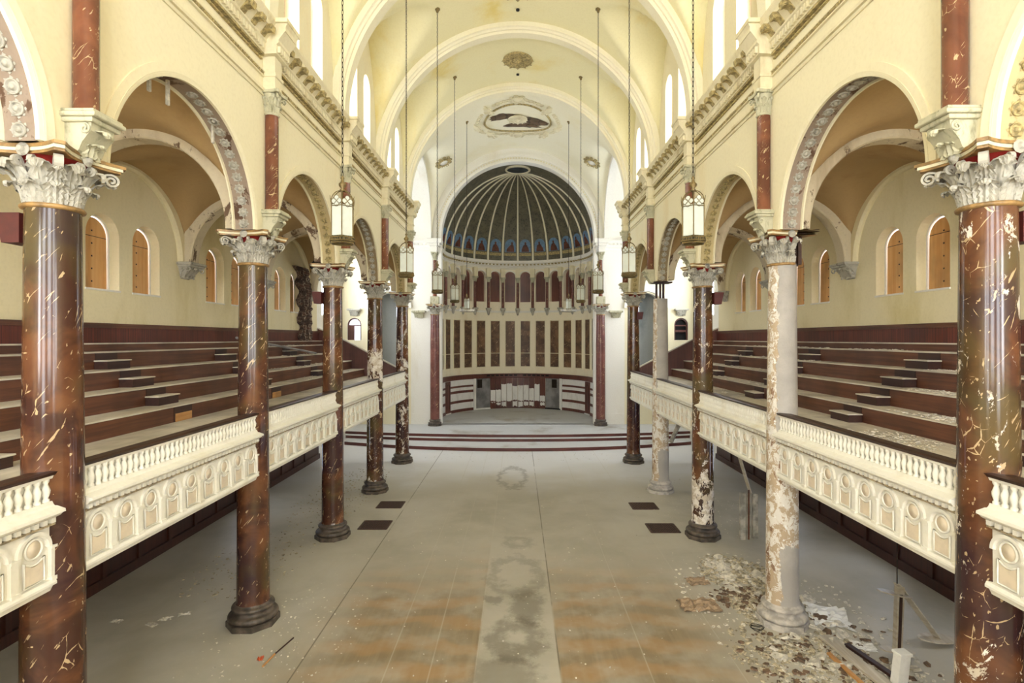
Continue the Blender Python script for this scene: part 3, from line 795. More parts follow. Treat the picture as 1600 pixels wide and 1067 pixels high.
# ------------------------------------------------------------------ AISLES
XK = 8.5
nboard = [0]
for s in (-1, 1):
    hl = []
    for k in range(1, 5):
        yc = (CY[k]+CY[k+1])/2
        for d in (-.82, .82): hl.append((yc+d, .57, H+1.28, H+2.68))
    m = MB(); P = lambda u, z, t: (s*(XO+t), u, z)
    wall_strip(m, CY[0], YE, -.0, H+5.2, hl, P, .36, nseg=0, na=16)
    o = struct(m.obj('wall_aisle_'+SIDE[s], 'aisle'), 'stained cream %s-side outer wall with boarded windows' % SIDE[s], 'wall')
    idx = 0
    for (yc, hw, si, sp) in hl:
        idx += 1
        f = MB(); fm = lambda a, w_, c: (s*(XO+.3+w_), yc+a, sp+c)
        f.arc(fm, [(hw, -.04), (hw, .06), (hw-.05, .06), (hw-.05, -.04)], 0, PI, 16)
        for e in (-1, 1): f.box(*sorted((s*(XO+.26), s*(XO+.36))), *sorted((yc+e*hw, yc+e*(hw-.05))), si, sp)
        f.box(*sorted((s*(XO-.03), s*(XO+.36))), yc-hw-.02, yc+hw+.02, si-.04, si+.01)
        wn = struct(f.obj('window_%d' % nwin[0], 'white'), 'arched opening of the %s boarded window from the front, %s-side gallery' % (ORD[idx-1], SIDE[s]), 'window'); nwin[0] += 1
        g = MB(); g.box(*sorted((s*(XO+.345), s*(XO+.355))), yc-hw, yc+hw, si, sp+hw); g.obj('pane', 'lowpane', wn)
        b = MB(); pts = [(yc-hw+.07, si+.04), (yc-hw+.06, sp)]+[(yc-(hw-.07)*math.cos(PI*i/14), sp+(hw-.08)*math.sin(PI*i/14)) for i in range(1, 14)]+[(yc+hw-.07, sp), (yc+hw-.06, si+.04)]
        j = si+1.45+random.uniform(-.12, .12)
        b.prism(pts, lambda a, bb, d: (s*d, a, bb), XO+.30, XO+.325)
        for q in range(5): b.box(*sorted((s*(XO+.292), s*(XO+.30))), yc-.02, yc+.02, si+.2+q*.33, si+.24+q*.33, 1)
        b.box(*sorted((s*(XO+.293), s*(XO+.30))), yc-hw+.08, yc+hw-.08, j, j+.014, 1)
        tag(b.obj('plywood_board', ['plywood', 'wood_dark']), 'orange plywood sheet closing the %s arched window from the front, %s-side gallery' % (ORD[idx-1], SIDE[s]), 'board', 'plywood sheets in the gallery windows', 'thing')
    # vaults
    vb = MB()
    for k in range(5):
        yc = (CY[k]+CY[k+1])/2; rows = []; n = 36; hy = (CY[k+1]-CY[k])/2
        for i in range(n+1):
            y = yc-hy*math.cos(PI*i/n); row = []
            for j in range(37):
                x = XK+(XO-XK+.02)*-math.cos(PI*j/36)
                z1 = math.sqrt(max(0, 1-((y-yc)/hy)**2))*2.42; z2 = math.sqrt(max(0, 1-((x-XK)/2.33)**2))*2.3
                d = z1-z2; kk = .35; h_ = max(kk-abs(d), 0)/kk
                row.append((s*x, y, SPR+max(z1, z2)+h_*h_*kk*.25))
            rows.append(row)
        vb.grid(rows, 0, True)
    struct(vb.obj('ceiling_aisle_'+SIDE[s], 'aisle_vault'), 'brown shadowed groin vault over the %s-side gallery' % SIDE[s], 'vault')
    for k in range(1, 6):
        m = MB(); y = CY[k]
        m.arc(lambda a, w_, c: (s*(XK+a), y+w_, SPR+.08+c*1.03), [(2.34, -.24), (2.0, -.24), (1.97, -.2), (1.97, .2), (2.0, .24), (2.34, .24)], 0, PI, 36)
        m.obj('x', 'aisle_rib'); o = bpy.context.scene.objects[-1] if False else None
        ob = [q for q in COL.objects if q.name.startswith('x')][-1]; ob.name = 'trim_%d' % (40+k+(5 if s > 0 else 0))
        struct(ob, 'scuffed plaster transverse arch across the %s-side gallery at the %s column line' % (SIDE[s], ORD[k-1]), 'arch')
        # corbel at the outer wall
        c = MB()
        c.bevbox(-.46, 0, -.44, .44, .44, .52, .015); c.bevbox(-.42, 0, -.40, .40, .38, .44, .015)
        c.add([(-.36, -.34, .38), (-.36, .34, .38), (0, .36, .38), (0, -.36, .38), (-.1, -.2, .06), (-.1, .2, .06), (0, .22, 0), (0, -.22, 0)],
              [(0, 1, 5, 4), (1, 2, 6, 5), (0, 4, 7, 3), (4, 5, 6, 7)])
        for yy, an in ((-.25, PI), (0, PI), (.25, PI)):
            T = Matrix.Translation((0, yy, 0)); leaf(c, PI, .10, .03, .34, .26, .26, 0, T)
        for yy in (-.38, .38): c.torus((-.34, yy, .3), .06, .02, 'y', 10, 5)
        q = c.obj('corbel', 'cap', None, (s*XO, y, H+1.92), (0, 0, 0 if s > 0 else PI))
        tag(q, 'carved grey corbel on the outer wall opposite the %s column, %s-side gallery' % (ORD[k-1], SIDE[s]), 'corbel', 'carved corbels on the gallery walls', 'thing')
        if k < 5:
            m = MB(); yc = (CY[k]+CY[k+1])/2
            m.arc(lambda a, w_, c: (s*(XO+w_), yc+a, SPR+.05+c), [(2.52, -.14), (2.30, -.14), (2.24, -.08), (2.24, .0), (2.52, .0)], 0, PI, 36)
            struct(m.obj('trim_%d' % (50+k+(5 if s > 0 else 0)), 'aisle'), 'plain wall arch over the boarded windows, %s' % archwhere(s, k), 'arch')

# lower aisle walls, dark panelling
for s in (-1, 1):
    m = MB(); y = 2.0
    m.box(*sorted((s*10.70, s*10.78)), 2, YE, 0, 3.3)
    while y < YE-1:
        m.box(*sorted((s*10.64, s*10.70)), y, y+.14, 0, 3.3); y += 1.31
    m.box(*sorted((s*10.62, s*10.70)), 2, YE, 0, .26); m.box(*sorted((s*10.66, s*10.70)), 2, YE, 1.0, 1.12)
    struct(m.obj('wall_under_gallery_'+SIDE[s], 'wood_low'), 'dark wood panelling below the %s-side gallery' % SIDE[s], 'wall')
for (s, yc) in ((1, 15.2), (1, 20.5), (1, 11.0), (-1, 20.5)):
    m = MB(); m.box(*sorted((s*10.56, s*10.68)), yc-.62, yc+.62, .85, 2.75); 
    o = struct(m.obj('window_%d' % nwin[0], 'wood_dark'), 'tall daylit opening in the wall below the %s-side gallery, %d metres along' % (SIDE[s], yc), 'window'); nwin[0] += 1
    g = MB(); g.box(*sorted((s*10.54, s*10.56)), yc-.5, yc+.5, 1.0, 2.65); g.obj('pane', 'lowpane', o)

# ------------------------------------------------------------------ GALLERY
TX = [6.05, 8.3, 8.97, 9.6, 10.2, 10.58]
TZ = [H-2.02, H-1.62, H-1.18, H-.745, H-.32, H-.11]
YG = 29.0
AIS = [(7.75, 8.5), (12.95, 13.7), (18.1, 18.85), (23.3, 24.05)]
for s in (-1, 1):
    m = MB(); m.box(*sorted((s*5.95, s*10.7)), 2, YG, H-3.02, H-2.9)
    struct(m.obj('ceiling_under_gallery_'+SIDE[s], 'white'), 'plaster underside of the %s-side gallery' % SIDE[s], 'ceiling')
    m = MB(); m.box(*sorted((s*5.98, s*10.7)), 2, YG, H-2.9, TZ[0])
    struct(m.obj('floor_gallery_'+SIDE[s], 'tread'), 'dusty walkway behind the %s-side parapet' % SIDE[s], 'floor')
    for k in range(1, 6):
        m = MB()
        xb = XO-.02
        m.box(*sorted((s*TX[k], s*xb)), 2, YG, TZ[k-1]+(.0), TZ[k]-.035, 0)
        m.box(*sorted((s*(TX[k]-.03), s*(TX[k+1]+.005 if k < 5 else xb))), 2, YG, TZ[k]-.035, TZ[k], 1)
        t = tag(m.obj('seating_tier', ['wood', 'tread']), 'long mahogany seating riser with dusty top, %s step up of the %s-side gallery' % (ORD[k-1], SIDE[s]), 'seating tier', 'stepped seating tiers of the galleries', 'thing')
        if k < 5:
            for (a, b) in AIS:
                n_ = MB(); n_.box(*sorted((s*(TX[k]-.012), s*(TX[k]+.02))), a+.02, b-.02, TZ[k-1]+.002, TZ[k]-.036)
                n_.obj('dark_riser_panel', 'wood_dark', t)
    for k in range(1, 5):
        for ia, (a, b) in enumerate(AIS):
            if (s, k) == (-1, 1) and ia in (1, 2, 3):
                n_ = MB(); n_.box(*sorted((s*(TX[k]-.024), s*(TX[k]-.013))), a+.06, b-.04, TZ[k-1]+.002, TZ[k-1]+.2)
                tag(n_.obj('patch_board', 'wood_raw'), 'raw wood patch on the lowest riser, %s stepped aisle, left-side gallery' % ORD[ia], 'board', None, 'thing'); continue
            zt = TZ[k-1]+(TZ[k]-TZ[k-1])*.52; x0 = TX[k]-.34
            n_ = MB(); n_.box(*sorted((s*x0, s*(TX[k]-.013))), a-.02, b-.02, TZ[k-1]+.001, zt-.03, 0)
            n_.bevbox(*sorted((s*(x0-.03), s*(TX[k]-.013))), a-.04, b, zt-.03, zt, .008, 1)
            tag(n_.obj('step_box', ['wood_dark', 'tread']), 'small dark step box on the %s tier in the %s stepped aisle, %s-side gallery' % (ORD[k-1], ORD[ia], SIDE[s]), 'step', 'step boxes between the seating tiers', 'thing')
    m = MB()
    m.box(*sorted((s*(XO-.06), s*(XO))), 2, YG, TZ[5], H+.30, 0)
    m.box(*sorted((s*(XO-.10), s*XO)), 2, YG, H+.28, H+.38, 1); m.box(*sorted((s*(XO-.13), s*XO)), 2, YG, H+.36, H+.40, 1)
    struct(m.obj('baseboard_'+SIDE[s], ['wood_board', 'wood']), 'tall beadboard wainscot behind the top tier of the %s-side gallery' % SIDE[s], 'wainscot')
    # sloping end parapet
    m = MB()
    def zz(x): return H-1.70+(x-6.3)*.52 if x > 6.3 else H-1.70
    poly = [(6.0, H-2.9), (10.8, H-2.9), (10.8, zz(10.6)), (9.9, zz(9.9)), (6.5, zz(6.5)), (6.0, zz(6.3))]
    m.prism(poly, lambda a, b, d: (s*a, d, b), YG, YG+.1, 0)
    m.prism([(6.0, zz(6.3)), (6.5, zz(6.5)), (9.9, zz(9.9)), (10.8, zz(10.6)), (10.8, zz(10.6)+.06), (9.9, zz(9.9)+.06), (6.5, zz(6.5)+.06), (6.0, zz(6.3)+.06)], lambda a, b, d: (s*a, d, b), YG-.05, YG+.15, 1)
    tag(m.obj('end_parapet', ['redwood', 'tread']), 'sloping red wood parapet closing the far end of the %s-side gallery' % SIDE[s], 'parapet', None, 'thing')

# parapet panels
def baluster_mesh():
    m = MB(); m.lathe([(.04, 0), (.04, .03), (.025, .04), (.045, .10), (.05, .14), (.03, .2), (.024, .22), (.038, .25), (.04, .28)], 10, caps=False)
    return m.mesh('baluster', ['parapet'])
BAL = baluster_mesh()
def panel_mesh():
    """arched blind panel, .49 wide, faces -x; z from 0 to .62"""
    m = MB(); W = .49
    mf = lambda a, w_, c: (-w_, a, .40+c)
    m.arc(mf, [(.215, 0), (.215, .035), (.175, .035), (.16, .015), (.16, 0)], 0, PI, 18)
    for e in (-1,):
        m.box(-.035, 0, e*.245-.045, e*.245+.045, .03, .385)
        m.box(-.05, 0, e*.245-.055, e*.245+.055, .37, .40); m.box(-.05, 0, e*.245-.055, e*.245+.055, .0, .045)
    m.torus((-.012, 0, .43), .105, .014, 'x', 22, 6)
    m.lathe([(.095, 0), (.09, .012), (.001, .02)], 20, mat=1, T=Matrix.Translation((0, 0, .43)) @ Matrix.Rotation(-PI/2, 4, 'Y'))
    # tall inset below with a concave top
    top = [(-.11+.22*i/8, .30-.06*(1-((i-4)/4)**2) + .0) for i in range(9)]
    poly = [(-.11, .06)]+top+[(.11, .06)]
    m.prism(poly, lambda a, b, d: (d, a, b), 0, -.02, 1)
    path = [(-.01-.01, a, b) for a, b in [(-.125, .045)]+[(a*1.13, b+.02) for a, b in top]+[(.125, .045)]]
    m.tube(path, .011, 6, closed=True)
    return m.mesh('arched_panel', ['parapet', 'parapet_in'])
PAN = panel_mesh()
def parapet(s, k, y0, y1, npan):
    t = thing('gallery_parapet', 'ivory balustraded parapet with blind arches, %s bay from the front, %s-side gallery' % (ORD[k], SIDE[s]), 'parapet', (s*5.82, y0, H), 0 if s > 0 else PI, 'gallery parapets')
    L = y1-y0; g = 1 if s > 0 else -1
    Y = lambda d: g*d
    mf = lambda a, b, d: (a, Y(d), b)
    m = MB(); m.prism([(-.04, -1.70), (.22, -1.70), (.22, -1.66), (.0, -1.645), (-.06, -1.66)], mf, -.03, L+.03); m.obj('handrail', 'wood_dark', t)
    m = MB(); m.prism([(-.02, -1.74), (.2, -1.74), (.2, -1.70), (-.03, -1.70)], mf, 0, L)
    m.prism([(.06, -2.05), (.2, -2.05), (.2, -1.74), (.06, -1.74)], mf, 0, L)
    m.prism([(-.03, -2.06), (.06, -2.06), (.06, -2.02), (-.02, -2.02)], mf, 0, L); m.obj('balustrade_rail', 'parapet', t)
    nb = int(L/.12)
    for i in range(nb): link('baluster', BAL, t, (.02, Y((i+.5)*L/nb), -2.02))
    m = MB(); m.prism([(.2, -2.04), (-.02, -2.04), (-.04, -2.08), (-.10, -2.10), (-.16, -2.12), (-.165, -2.155), (-.13, -2.165), (-.10, -2.20), (-.05, -2.225), (.2, -2.225)], mf, -.02, L+.02)
    m.obj('cornice', 'parapet', t)
    m = MB(); n = int(L/.115)
    for i in range(n): a = (i+.2)*L/n; m.box(-.085, -.0, *sorted((Y(a), Y(a+.06))), -2.275, -2.215, 0)
    m.prism([(0, -2.315), (-.05, -2.315), (-.05, -2.285), (0, -2.285)], mf, 0, L, 1)  # plain tan strip below the dentils
    m.obj('dentil_course', ['parapet', 'beadstrip'], t)
    m = MB(); m.prism([(.0, -3.06), (.16, -3.06), (.16, -2.2), (.0, -2.2)], mf, 0, L); m.obj('backing', 'parapet', t)
    for i in range(npan): 
        link('arched_panel', PAN, t, (0, Y((i+.5)*L/npan), -3.0), (0, 0, 0), (1.2, (L/npan)/.49, 1.09))
    m = MB(); m.prism([(.16, -2.98), (-.05, -2.98), (-.07, -3.02), (-.07, -3.05), (-.03, -3.07), (-.01, -3.13), (.16, -3.13)], mf, 0, L); m.obj('bottom_moulding', 'parapet', t)
for s in (-1, 1):
    for k in range(0, 5):
        parapet(s, k, (CY[k] if k != 1 else cy(1, s))+.22, (CY[k+1] if k != 0 else cy(1, s))-.24, 9 if k else 9)

# ------------------------------------------------------------------ SANCTUARY: steps and platform
def arcy(x, y0, b): return y0+b*(x/6.5)**2
def step(z0, z1, yfun, y_back, x, mats, name, label, ledge=.03):
    m = MB(); n = 24; xs = [-x+2*x*i/n for i in range(n+1)]
    f = [(q, yfun(q)) for q in xs]
    for (a, b) in zip(f, f[1:]):
        m.add([(a[0], a[1], z0), (b[0], b[1], z0), (b[0], b[1], z1-.03), (a[0], a[1], z1-.03)], [(0, 1, 2, 3)], 0)
        m.add([(a[0], a[1]-ledge, z1-.03), (b[0], b[1]-ledge, z1-.03), (b[0], b[1]-ledge, z1), (a[0], a[1]-ledge, z1)], [(0, 1, 2, 3)], 0)
        m.add([(a[0], a[1]-ledge, z1-.03), (b[0], b[1]-ledge, z1-.03), (b[0], b[1], z1-.03), (a[0], a[1], z1-.03)], [(0, 1, 2, 3)], 0)
        m.add([(a[0], a[1]-ledge, z1), (b[0], b[1]-ledge, z1), (b[0], y_back, z1), (a[0], y_back, z1)], [(0, 1, 2, 3)], 1)
    for e in (f[0], f[-1]):
        m.add([(e[0], e[1], z0), (e[0], y_back, z0), (e[0], y_back, z1), (e[0], e[1], z1)], [(0, 1, 2, 3)], 0)
    o = m.obj(name, mats); tag(o, label, 'step', None, 'structure'); return o
step(0, .19, lambda x: arcy(x, 30.6, .75), 36.9, 10.5, ['carpet', 'platform'], 'trim_60', 'wide bottom chancel step with red riser')
step(.19, .36, lambda x: arcy(x, 32.5, .45), 36.9, 10.8, ['carpet', 'platform'], 'trim_61', 'middle chancel step with red riser')
step(.36, .53, lambda x: arcy(x, 33.0, .45), 37.3, 11, ['carpet', 'platform'], 'trim_62', 'top chancel step and dusty grey platform edge')
PZ = .53
m = MB(); m.box(-6.6, 6.6, 37.0, 47.0, .2, PZ)
struct(m.obj('floor_sanctuary', 'platform'), 'dusty grey sanctuary floor inside the apse', 'floor')

# crossing vault + side arches
YC = (YE+YA)/2; AC = (YA-YE)/2-.15
vb = MB(); rows = []; n = 48
for i in range(n+1):
    y = YC-(YA-YE)/2*math.cos(PI*i/n)
    rows.append([(5.95*math.sin(a), y, vz(min(5.9, abs(5.95*math.sin(a))), y, YC, AC, 4.3, 1.2)) for a in [(-PI/2+PI*j/80) for j in range(81)]])
vb.grid(rows, 0, True)
struct(vb.obj('ceiling_crossing', 'rib'), 'cream vault over the sanctuary crossing', 'vault')
for s in (-1, 1):
    m = MB(); P = lambda u, z, t: (s*(5.9+t), u, z)
    zt = lambda u: max(VC+.3, pen(u, YC, AC, 4.3)+.35)
    hole = (YC, AC-.35, None, H+7.4)
    # opening down to the floor, elliptical head approximated by the penetration profile
    N = 40; ys = [YC-(AC-.3)*math.cos(PI*i/N) for i in range(N+1)]
    for a, b in zip(ys, ys[1:]):
        za, zb_ = [VC-.0+4.0*math.sqrt(max(0, 1-((q-YC)/(AC-.3))**2)) for q in (a, b)]
        m.add([P(a, za, 0), P(b, zb_, 0), P(b, zt(b)+.2, 0), P(a, zt(a)+.2, 0)], [(0, 1, 2, 3)])
        m.add([P(a, za, 0), P(b, zb_, 0), P(b, zb_, .5), P(a, za, .5)], [(0, 1, 2, 3)])
    m.box(*sorted((s*5.9, s*6.4)), YE, YC-AC+.3, H+2.4, VC+2)
    m.box(*sorted((s*5.9, s*6.4)), YC+AC-.3, YA, H+6.6, VC+2)
    struct(m.obj('wall_crossing_'+SIDE[s], 'white'), 'white wall and tall side arch of the %s-side sanctuary crossing' % SIDE[s], 'wall')
    # transept shell
    m = MB(); XT = 12.2
    P2 = lambda u, z, t: (s*(XT+t), u, z)
    wall_strip(m, YE, YA, 0, VC+5, [(YC-1.6, 1.1, H+1.5, H+5.5), (YC+1.6, 1.1, H+1.5, H+5.5), (YC, 1.5, H+7.2, H+8.2)], P2, .4)
    m.box(*sorted((s*XO, s*XT)), YE, YE+.1, 0, VC+4)
    m.box(*sorted((s*6.2, s*XT)), YE, YE+.1, SPR+2.5, VC+5)
    rows = []
    for i in range(25):
        y = YC-(AC+.1)*math.cos(PI*i/24)
        rows.append([(s*x, y, VC+.2+4.3*math.sqrt(max(0, 1-((y-YC)/(AC+.1))**2))) for x in (6.3, XT+.1)])
    m.grid(rows, 0, True)
    struct(m.obj('wall_transept_'+SIDE[s], 'white'), 'white plaster shell of the %s-side transept' % SIDE[s], 'wall')
    for j, (yc, hw, si, sp) in enumerate(((YC-1.6, 1.1, H+1.5, H+5.5), (YC+1.6, 1.1, H+1.5, H+5.5), (YC, 1.5, H+7.2, H+8.2))):
        g = MB(); g.box(*sorted((s*(XT+.30), s*(XT+.32))), yc-hw-.1, yc+hw+.1, si-.1, sp+hw+.1)
        o = struct(g.obj('window_%d' % nwin[0], 'tpane'), '%s bright window in the outer wall of the %s-side transept' % (('nearer tall', 'farther tall', 'upper')[j], SIDE[s]), 'window'); nwin[0] += 1

# end wall with the apse arch
m = MB(); RF = 5.28; ZS = H+6.9
P = lambda u, z, t: (u, YA+t, z)
zt = lambda u: VC+.1+math.sqrt(max(0, 5.98**2-u*u)) if abs(u) < 5.98 else VC
wall_strip(m, -5.95, 5.95, ZS, zt, [(0, RF, None, ZS)], P, .5, nseg=40, na=60)
for s in (-1, 1):
    # opening door + niche in the side portions
    x0, x1 = (5.3, 12.2)
    P3 = lambda u, z, t: (s*u, YA+t, z)
    wall_strip(m, 5.9, 7.35, 0, VC+5.2, [], P3, .5, mat=0)
    wall_strip(m, 7.35, 12.2, 0, VC+5.2, [(8.85, .95, H-3.0, H+2.2), (11.25, .48, H-.1, H+.95)], P3, .5, na=18, mat=1, rmat=0)
    m.box(*sorted((s*5.25, s*5.9)), YA, YA+.6, PZ, H+6.9)
    m.box(*sorted((s*5.9, s*7.3)), YA-.06, YA, PZ, PZ+.75)
struct(m.obj('wall_back', ['white', 'nave']), 'white plaster end wall framing the apse arch', 'wall')
# archivolt
m = MB(); mf = lambda a, w_, c: (a, YA+w_, ZS+c)
m.arc(mf, [(5.80, -.02), (5.78, -.10), (5.62, -.10), (5.6, -.05), (5.42, -.05), (5.40, -.12), (5.26, -.14), (5.24, .0), (5.24, .5), (5.3, .5), (5.8, .0)], 0, PI, 72)
for i in range(90):
    a = PI*(i+.5)/90; T = Matrix.Translation((5.51*math.cos(a), YA-.07, ZS+5.51*math.sin(a))) @ Matrix.Rotation(-a, 4, 'Y')
    m.box(-.035, .035, -.03, .03, -.05, .05, 1, T)
struct(m.obj('trim_63', ['white', 'orn']), 'moulded white archivolt round the apse opening', 'arch moulding')
# niches behind the openings
for s in (-1, 1):
    m = MB(); rows = []
    for i in range(13):
        a = PI*i/12
        rows.append([(s*(8.85+.97*math.cos(a)), YA+.3+.9*math.sin(a), z) for z in (H-3.0, H+3.2)])
    m.grid(rows, 0, True); m.box(*sorted((s*7.8, s*9.9)), YA+.3, YA+1.3, H+3.15, H+3.25); m.box(*sorted((s*7.8, s*9.9)), YA+.3, YA+1.3, H-3.1, H-3.0)
    struct(m.obj('wall_niche_'+SIDE[s], 'greyniche'), 'grey curved niche in the end wall beyond the %s-side gallery' % SIDE[s], 'niche')
    # small arched door
    d = MB(); fm = lambda a, w_, c: (s*11.25+a, YA+.1+w_, H+.95+c)
    d.arc(fm, [(.48, 0), (.48, .1), (.38, .1), (.38, 0)], 0, PI, 18)
    for e in (-1, 1): d.box(s*11.25+min(e*.48, e*.38), s*11.25+max(e*.48, e*.38), YA+.1, YA+.2, H-.1, H+.95)
    d.box(s*11.25-.4, s*11.25+.4, YA+.1, YA+.16, H+.86, H+.94)
    if s < 0: d.box(s*11.25-.38, s*11.25-.02, YA+.12, YA+.16, H-.1, H+.88)
    else: d.box(s*11.25-.38, s*11.25+.38, YA+.13, YA+.16, H+.45, H+.6)
    o = struct(d.obj('door_%d' % (1 if s < 0 else 2), 'redwood'), 'small dark red arched door high in the end wall beyond the %s-side gallery' % SIDE[s], 'door')
    g = MB(); g.box(s*11.25-.44, s*11.25+.44, YA+.3, YA+.32, H-.1, H+1.4)
    g.obj('pane', 'lowpane' if s < 0 else 'black', o)
    # corbel and quarter arch rib by the door
    c = MB(); c.bevbox(-.45, .45, -.4, 0, .38, .5, .02); c.add([(-.35, -.32, .38), (.35, -.32, .38), (.35, 0, .38), (-.35, 0, .38), (-.15, -.08, 0), (.15, -.08, 0), (.15, 0, 0), (-.15, 0, 0)], [(0, 1, 5, 4), (1, 2, 6, 5), (0, 4, 7, 3), (4, 5, 6, 7)])
    for q in (-.2, .2): leaf(c, -PI/2, .06, .03, .32, .28, .26, 0, Matrix.Translation((q, 0, 0)))
    tag(c.obj('corbel', 'cap', None, (s*11.2, YA, H+1.55)), 'carved corbel above the small arched door in the %s-side end wall' % SIDE[s], 'corbel', None, 'thing')
    a_ = MB(); a_.arc(lambda a, w_, c: (s*(8.85-a), YA+w_, H+2.1+c), [(1.55, -.15), (1.15, -.15), (1.12, 0), (1.55, 0)], PI*.0, PI, 30)
    struct(a_.obj('trim_%d' % (66+(s > 0)), 'white'), 'raised plaster arch round the grey niche beyond the %s-side gallery' % SIDE[s], 'arch moulding')
    # outer wall entablature piece
    e = MB(); pf = lambda a, b, d: (s*d, YA-a, b)
    e.prism([(0, H+6.05), (.05, H+6.05), (.06, H+6.2), (.14, H+6.3), (.14, H+6.42), (.3, H+6.55), (.36, H+6.66), (.36, H+6.74), (0, H+6.74)], pf, 5.2, 12.1)
    x = 5.3
    while x < 8: e.box(*sorted((s*x, s*(x+.12))), YA-.26, YA-.1, H+6.42, H+6.52); x += .26
    struct(e.obj('trim_%d' % (64+(s > 0)), 'white'), 'white cornice on the end wall beside the apse arch, %s-side' % SIDE[s], 'cornice')
    # corbel beside the apse column
    c = MB(); c.bevbox(-.5, .42, -.42, 0, .36, .5, .02); c.add([(-.4, -.34, .36), (.34, -.34, .36), (.34, 0, .36), (-.4, 0, .36), (-.15, -.08, 0), (.2, -.08, 0), (.2, 0, 0), (-.15, 0, 0)], [(0, 1, 5, 4), (1, 2, 6, 5), (0, 4, 7, 3), (4, 5, 6, 7)])
    for q in (-.22, .0, .2): leaf(c, -PI/2, .06, .03, .3, .26, .28, 0, Matrix.Translation((q, 0, 0)))
    tag(c.obj('corbel', 'capgreen', None, (s*6.75, YA, H+1.42)), 'carved corbel beside the %s-side apse column capital' % SIDE[s], 'corbel', None, 'thing')
    # apse column pair
    t = thing('marble_column', 'dull red marble column standing at the %s-side corner of the apse' % SIDE[s], 'column', (s*5.62, 36.45, PZ), 0, None)
    k = MB(); pr = [(.31, .42), (.31, 5.5), (.28, H+1.62-PZ)]; k.lathe(pr, 32); k.obj('shaft', 'marble_apse', t)
    link('base', BASE['base_dark'], t, (0, 0, 0), None, (.85, .85, .9))
    cp = link('capital', CAPM[0], t, (0, 0, H+1.62-PZ), None, (.95, .95, 1.0))
    for nm, me in zip(('abacus', 'painted_band', 'astragal'), CAPM[1:]): link(nm, me, cp)
    t = thing('upper_colonnette', 'slender red colonnette standing above the %s-side apse column' % SIDE[s], 'colonnette', (s*5.62, 36.45, 0), 0, None)
    k = MB(); k.bevbox(-.28, .28, -.28, .28, H+2.32, H+2.85, .03); k.obj('pedestal', 'capgreen', t)
    k = MB(); k.lathe([(.17, H+2.85), (.14, H+2.9), (.13, H+5.35)], 20); k.obj('shaft', 'marble_red', t)
    link('capital', sc_cap, t, (0, 0, H+5.35))
    k = MB(); k.bevbox(-.24, .24, -.24, .5, H+5.85, H+6.25, .02); k.bevbox(-.36, .36, -.36, .5, H+6.25, H+6.42, .02); k.bevbox(-.48, .48, -.48, .5, H+6.42, H+6.74, .03); k.obj('cornice_block', 'white', t)

# ------------------------------------------------------------------ APSE
AY, AR = 40.0, 5.8
LS = AY-37.4; LT = PI*AR
def AP(u, r=0):
    """point on the apse plan, u = arc length from the left front end; r = distance inside the wall"""
    if u < LS: return (-(AR-r), 37.4+u), (1, 0)
    if u > LS+LT: return (AR-r, 37.4+(2*LS+LT-u)), (-1, 0)
    a = PI-(u-LS)/AR
    return ((AR-r)*math.cos(a), AY+(AR-r)*math.sin(a)), (-math.cos(a), -math.sin(a))
def UA(deg): return LS+AR*math.radians(deg)      # deg 0 = left, 180 = right
UT = 2*LS+LT
def PA(u, z, t): (x, y), n_ = AP(u, -t); return (x, y, z)
m = MB(); D = 180/14
hl = [(UA((i+.5)*D), .44, H+3.1, H+5.25) for i in range(14)]
wall_strip(m, 0, UT, 0.2, H+6.6, hl, PA, .35, nseg=70, na=10)
struct(m.obj('wall_apse', 'apsewall'), 'curved cream apse wall', 'wall')
m = MB(); m.grid([[PA(UT*i/60, z, .42) for i in range(61)] for z in (H+2.9, H+6)], 0, True)
struct(m.obj('wall_apse_backing', 'redwood'), 'dark red wood behind the small apse arches', 'wall')
def sweep_apse(mb, prof, u0, u1, mat=0, n=None, smooth=False):
    n = n or max(2, int((u1-u0)/.3)); rows = []
    for i in range(n+1):
        u = u0+(u1-u0)*i/n; row = []
        for (r, z) in prof:
            (x, y), _ = AP(u, r); row.append((x, y, z))
        rows.append(row)
    mb.grid(rows, mat, smooth, True)
    mb.add(rows[0], [tuple(range(len(prof)))], mat); mb.add(rows[-1], [tuple(range(len(prof)))], mat)
m = MB()
sweep_apse(m, [(0, H+6.0), (.06, H+6.0), (.08, H+6.1), (.2, H+6.16), (.2, H+6.28), (.32, H+6.38), (.36, H+6.5), (.36, H+6.58), (0, H+6.62)], 0, UT)
sweep_apse(m, [(0, H+5.88), (.05, H+5.88), (.07, H+5.95), (0, H+5.97)], 0, UT)
sweep_apse(m, [(0, H+2.2), (.05, H+2.2), (.09, H+2.3), (.09, H+2.36), (0, H+2.36)], 0, UT)
o = struct(m.obj('trim_68', 'white'), 'curved white cornice ring running round the apse', 'cornice')
mm = MB(); mm.bevbox(-.06, .06, -.15, .0, -.1, .0, .012); MODA = mm.mesh('modillion', ['orn_tan'])
for i in range(70):
    u = UT*(i+.5)/70; (x, y), nn = AP(u, .21)
    link('modillion', MODA, o, (x, y, H+6.29), (0, 0, math.atan2(nn[1], nn[0])+PI/2))
